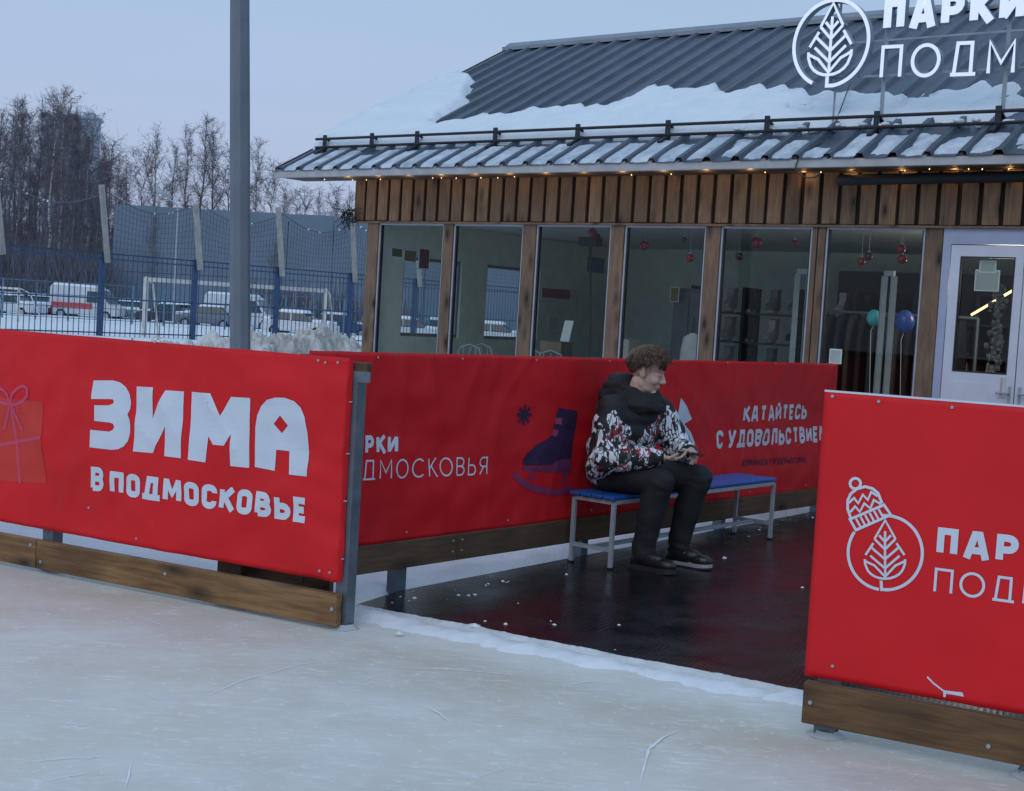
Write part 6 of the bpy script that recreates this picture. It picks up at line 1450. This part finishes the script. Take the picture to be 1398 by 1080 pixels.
# jacket
JM, nt, b = nodes_of('printed_jacket_cloth'); b.inputs['Roughness'].default_value = .7
t = nt.nodes.new('ShaderNodeTexCoord'); 
def dotn(vec, off):
    d_ = nt.nodes.new('ShaderNodeVectorMath'); d_.operation = 'DOT_PRODUCT'; L(nt, t.outputs['Object'], d_.inputs[0]); d_.inputs[1].default_value = vec; return math_(nt, 'ADD', d_.outputs['Value'], off)
cF, cL = dotn(Fd, 0), dotn(Ld, 0); sp_ = nt.nodes.new('ShaderNodeSeparateXYZ'); L(nt, t.outputs['Object'], sp_.inputs[0]); cZ = sp_.outputs[2]
cmb = nt.nodes.new('ShaderNodeCombineXYZ'); L(nt, math_(nt, 'ADD', cF, math_(nt, 'MULTIPLY', cL, .35)), cmb.inputs[0]); L(nt, cL, cmb.inputs[1]); L(nt, math_(nt, 'MULTIPLY', cZ, .62), cmb.inputs[2])
wn = nt.nodes.new('ShaderNodeTexNoise'); wn.inputs['Scale'].default_value = 11; wn.inputs['Detail'].default_value = 2; L(nt, cmb.outputs[0], wn.inputs['Vector'])
wv = nt.nodes.new('ShaderNodeVectorMath'); wv.operation = 'SCALE'; wv.inputs['Scale'].default_value = .075; L(nt, wn.outputs['Color'], wv.inputs[0])
wa = nt.nodes.new('ShaderNodeVectorMath'); wa.operation = 'ADD'; L(nt, cmb.outputs[0], wa.inputs[0]); L(nt, wv.outputs[0], wa.inputs[1])
def vor(scale, feat, out_='Distance'):
    v = nt.nodes.new('ShaderNodeTexVoronoi'); v.feature = feat; v.inputs['Scale'].default_value = scale; L(nt, wa.outputs[0], v.inputs['Vector']); return v.outputs[out_]
edge = ramp(nt, vor(21, 'DISTANCE_TO_EDGE'), [(.028, (0, 0, 0)), (.05, (1, 1, 1))])
def blk(scale, metric, lo):
    v = nt.nodes.new('ShaderNodeTexVoronoi'); v.distance = metric; v.inputs['Scale'].default_value = scale; L(nt, wa.outputs[0], v.inputs['Vector'])
    s_ = nt.nodes.new('ShaderNodeSeparateColor'); L(nt, v.outputs['Color'], s_.inputs[0]); return ramp(nt, s_.outputs[0], [(lo-.01, (0, 0, 0)), (lo+.01, (1, 1, 1))])
blocks = mixc(nt, 1.0, blk(30, 'CHEBYCHEV', .20), blk(44, 'MANHATTAN', .15), 'MULTIPLY')
cellr = nt.nodes.new('ShaderNodeSeparateColor'); L(nt, vor(21, 'F1', 'Color'), cellr.inputs[0])
on = ramp(nt, cellr.outputs[0], [(.12, (0, 0, 0)), (.14, (1, 1, 1))])
inner = ramp(nt, vor(34, 'DISTANCE_TO_EDGE'), [(.06, (0, 0, 0)), (.09, (1, 1, 1))])
inner = mixc(nt, ramp(nt, cellr.outputs[1], [(.50, (1, 1, 1)), (.52, (0, 0, 0))]), inner, (1, 1, 1))
hole = ramp(nt, vor(21, 'F1'), [(.13, (0, 0, 0)), (.16, (1, 1, 1))])
hole = mixc(nt, ramp(nt, cellr.outputs[2], [(.68, (0, 0, 0)), (.70, (1, 1, 1))]), (1, 1, 1), hole)
mk_ = mixc(nt, 1.0, mixc(nt, 1.0, edge, on, 'MULTIPLY'), mixc(nt, 1.0, inner, hole, 'MULTIPLY'), 'MULTIPLY')
mk_ = mixc(nt, 1.0, mk_, blocks, 'MULTIPLY')
pat = mixc(nt, mk_, (.013, .014, .018), (.72, .75, .82))
rl = math_(nt, 'ABSOLUTE', math_(nt, 'SUBTRACT', noise_(nt, wa.outputs[0], 9, 2), .5)); rz = noise_(nt, cmb.outputs[0], 4.5, 2)
rm = mixc(nt, 1.0, ramp(nt, rl, [(.018, (1, 1, 1)), (.028, (0, 0, 0))]), ramp(nt, rz, [(.49, (0, 0, 0)), (.52, (1, 1, 1))]), 'MULTIPLY')
rm = mixc(nt, 1.0, rm, ramp(nt, vor(46, 'DISTANCE_TO_EDGE'), [(.07, (0, 0, 0)), (.1, (1, 1, 1))]), 'MULTIPLY')
pat = mixc(nt, rm, pat, (.50, .025, .03))
# yoke: plain black above a scalloped line that dips at the zip
g1 = math_(nt, 'MULTIPLY', math_(nt, 'ADD', cL, .10), 9.5); dip = math_(nt, 'MULTIPLY', math_(nt, 'POWER', 2.718, math_(nt, 'MULTIPLY', math_(nt, 'MULTIPLY', g1, g1), -1)), math_(nt, 'MULTIPLY', math_(nt, 'GREATER_THAN', cF, -.05), .17))
yl = math_(nt, 'SUBTRACT', math_(nt, 'ADD', .945, math_(nt, 'MULTIPLY', math_(nt, 'SUBTRACT', wn.outputs[0], .5), .22)), dip)
L(nt, mixc(nt, math_(nt, 'GREATER_THAN', cZ, yl), pat, (.012, .012, .015)), b.inputs['Base Color'])
p = bump(nt, b, noise_(nt, t.outputs['Object'], 18, 4), .4, .01)
m = MB(); bell(m, (-.18, .36, .60), (.175, .25, .13)); bell(m, (-.165, .36, .71), (.19, .26, .14)); bell(m, (-.14, .36, .83), (.19, .26, .14)); bell(m, (-.12, .37, .93), (.17, .26, .11)); bell(m, (-.09, .36, 1.0), (.135, .18, .085)); bell(m, (-.07, .36, 1.03), (.12, .14, .07)); capsule(m, K(-.12, .16, .965), K(-.05, .56, .965), .10, .10, 18)
for s_ in 'RL':
    sh_, el_, wr_ = [Vector(J[q+s_]) for q in ('sh', 'el', 'wr')]
    capsule(m, K(*sh_), K(*el_), .102, .094, 18); capsule(m, K(*el_), K(*el_.lerp(wr_, .72)), .092, .072, 18); capsule(m, K(*el_.lerp(wr_, .72)), K(*el_.lerp(wr_, .94)), .062, .044, 18)
def jfold(p, n_):
    v = .014*noise.noise(p*5)+.010*noise.noise(Vector((p.x*7, p.y*7, p.z*17)))
    for s_ in 'RL':
        c_ = K(*J['el'+s_]); dd = (p-c_).length
        if dd < .25: v += .008*math.exp(-(dd/.13)**2)*math.sin((p-c_).dot(Fd)*80+(p-c_).z*50+3*noise.noise(p*7))
    hz_ = p.z
    if hz_ < .60: v += .010*math.sin((p.x+p.y)*45)*max(0, (.60-hz_)/.1)
    return v
jk = remesh(m, 'jacket', JM, ps, .010, 12, jfold)
# hood and collar
HM_ = plain('black_hood_cloth', (.012, .012, .014), .8, 0, 14, .25, .4, 120); m = MB()
bell(m, (-.19, .36, 1.10), (.105, .135, .095), Matrix.Rotation(rad(25), 3, 'Y')); bell(m, (-.225, .36, 1.03), (.085, .15, .07))
for dz_, dr_, rr2 in ((0, 0, 0), (-.035, .018, .006), (-.065, .030, .012)):
    cv = [(K(-.045+(.100+dr_)*math.cos(rad(a)), .36+(.095+dr_)*math.sin(rad(a)), 1.085+dz_-.034*(1+math.cos(rad(a)))/2), .046+rr2-.020*(1+math.cos(rad(a)))/2) for a in range(0, 361, 18)]
    for (a_, r1_), (b_, r2_) in zip(cv, cv[1:]): capsule(m, a_, b_, r1_, r2_, 10)
remesh(m, 'hood', HM_, ps, .009, 14, folds(11, .022))
for s_ in 'RL':
    e_, w_ = Vector(J['el'+s_]), Vector(J['wr'+s_]); m = MB(); m.tube([K(*e_.lerp(w_, .9)), K(*e_.lerp(w_, 1.04))], [.044, .036], 16); m.build('cuff', HM_, jk, True)
# phone
pc_ = K(.345, .355, .742); ph_ = T('phone', 'dark phone held in both hands of the seated man', 'phone', pc_)
m = MB(); fx = (Fd*.9+Ld*.25+Vector((0, 0, -.10))).normalized(); fy = Vector((0, 0, 1)).cross(fx).normalized(); fz_ = fx.cross(fy); m.boxm(pc_, fx*.078, fy*.037, fz_*.0045); m.build('phone_case', BLACK, ph_, bevel=.003)
m = MB(); m.boxm(pc_+fz_*.0052, fx*.073, fy*.033, fz_*.0003); m.build('screen', plain('phone_screen', (.01, .012, .015), .08, bstr=0), ph_)
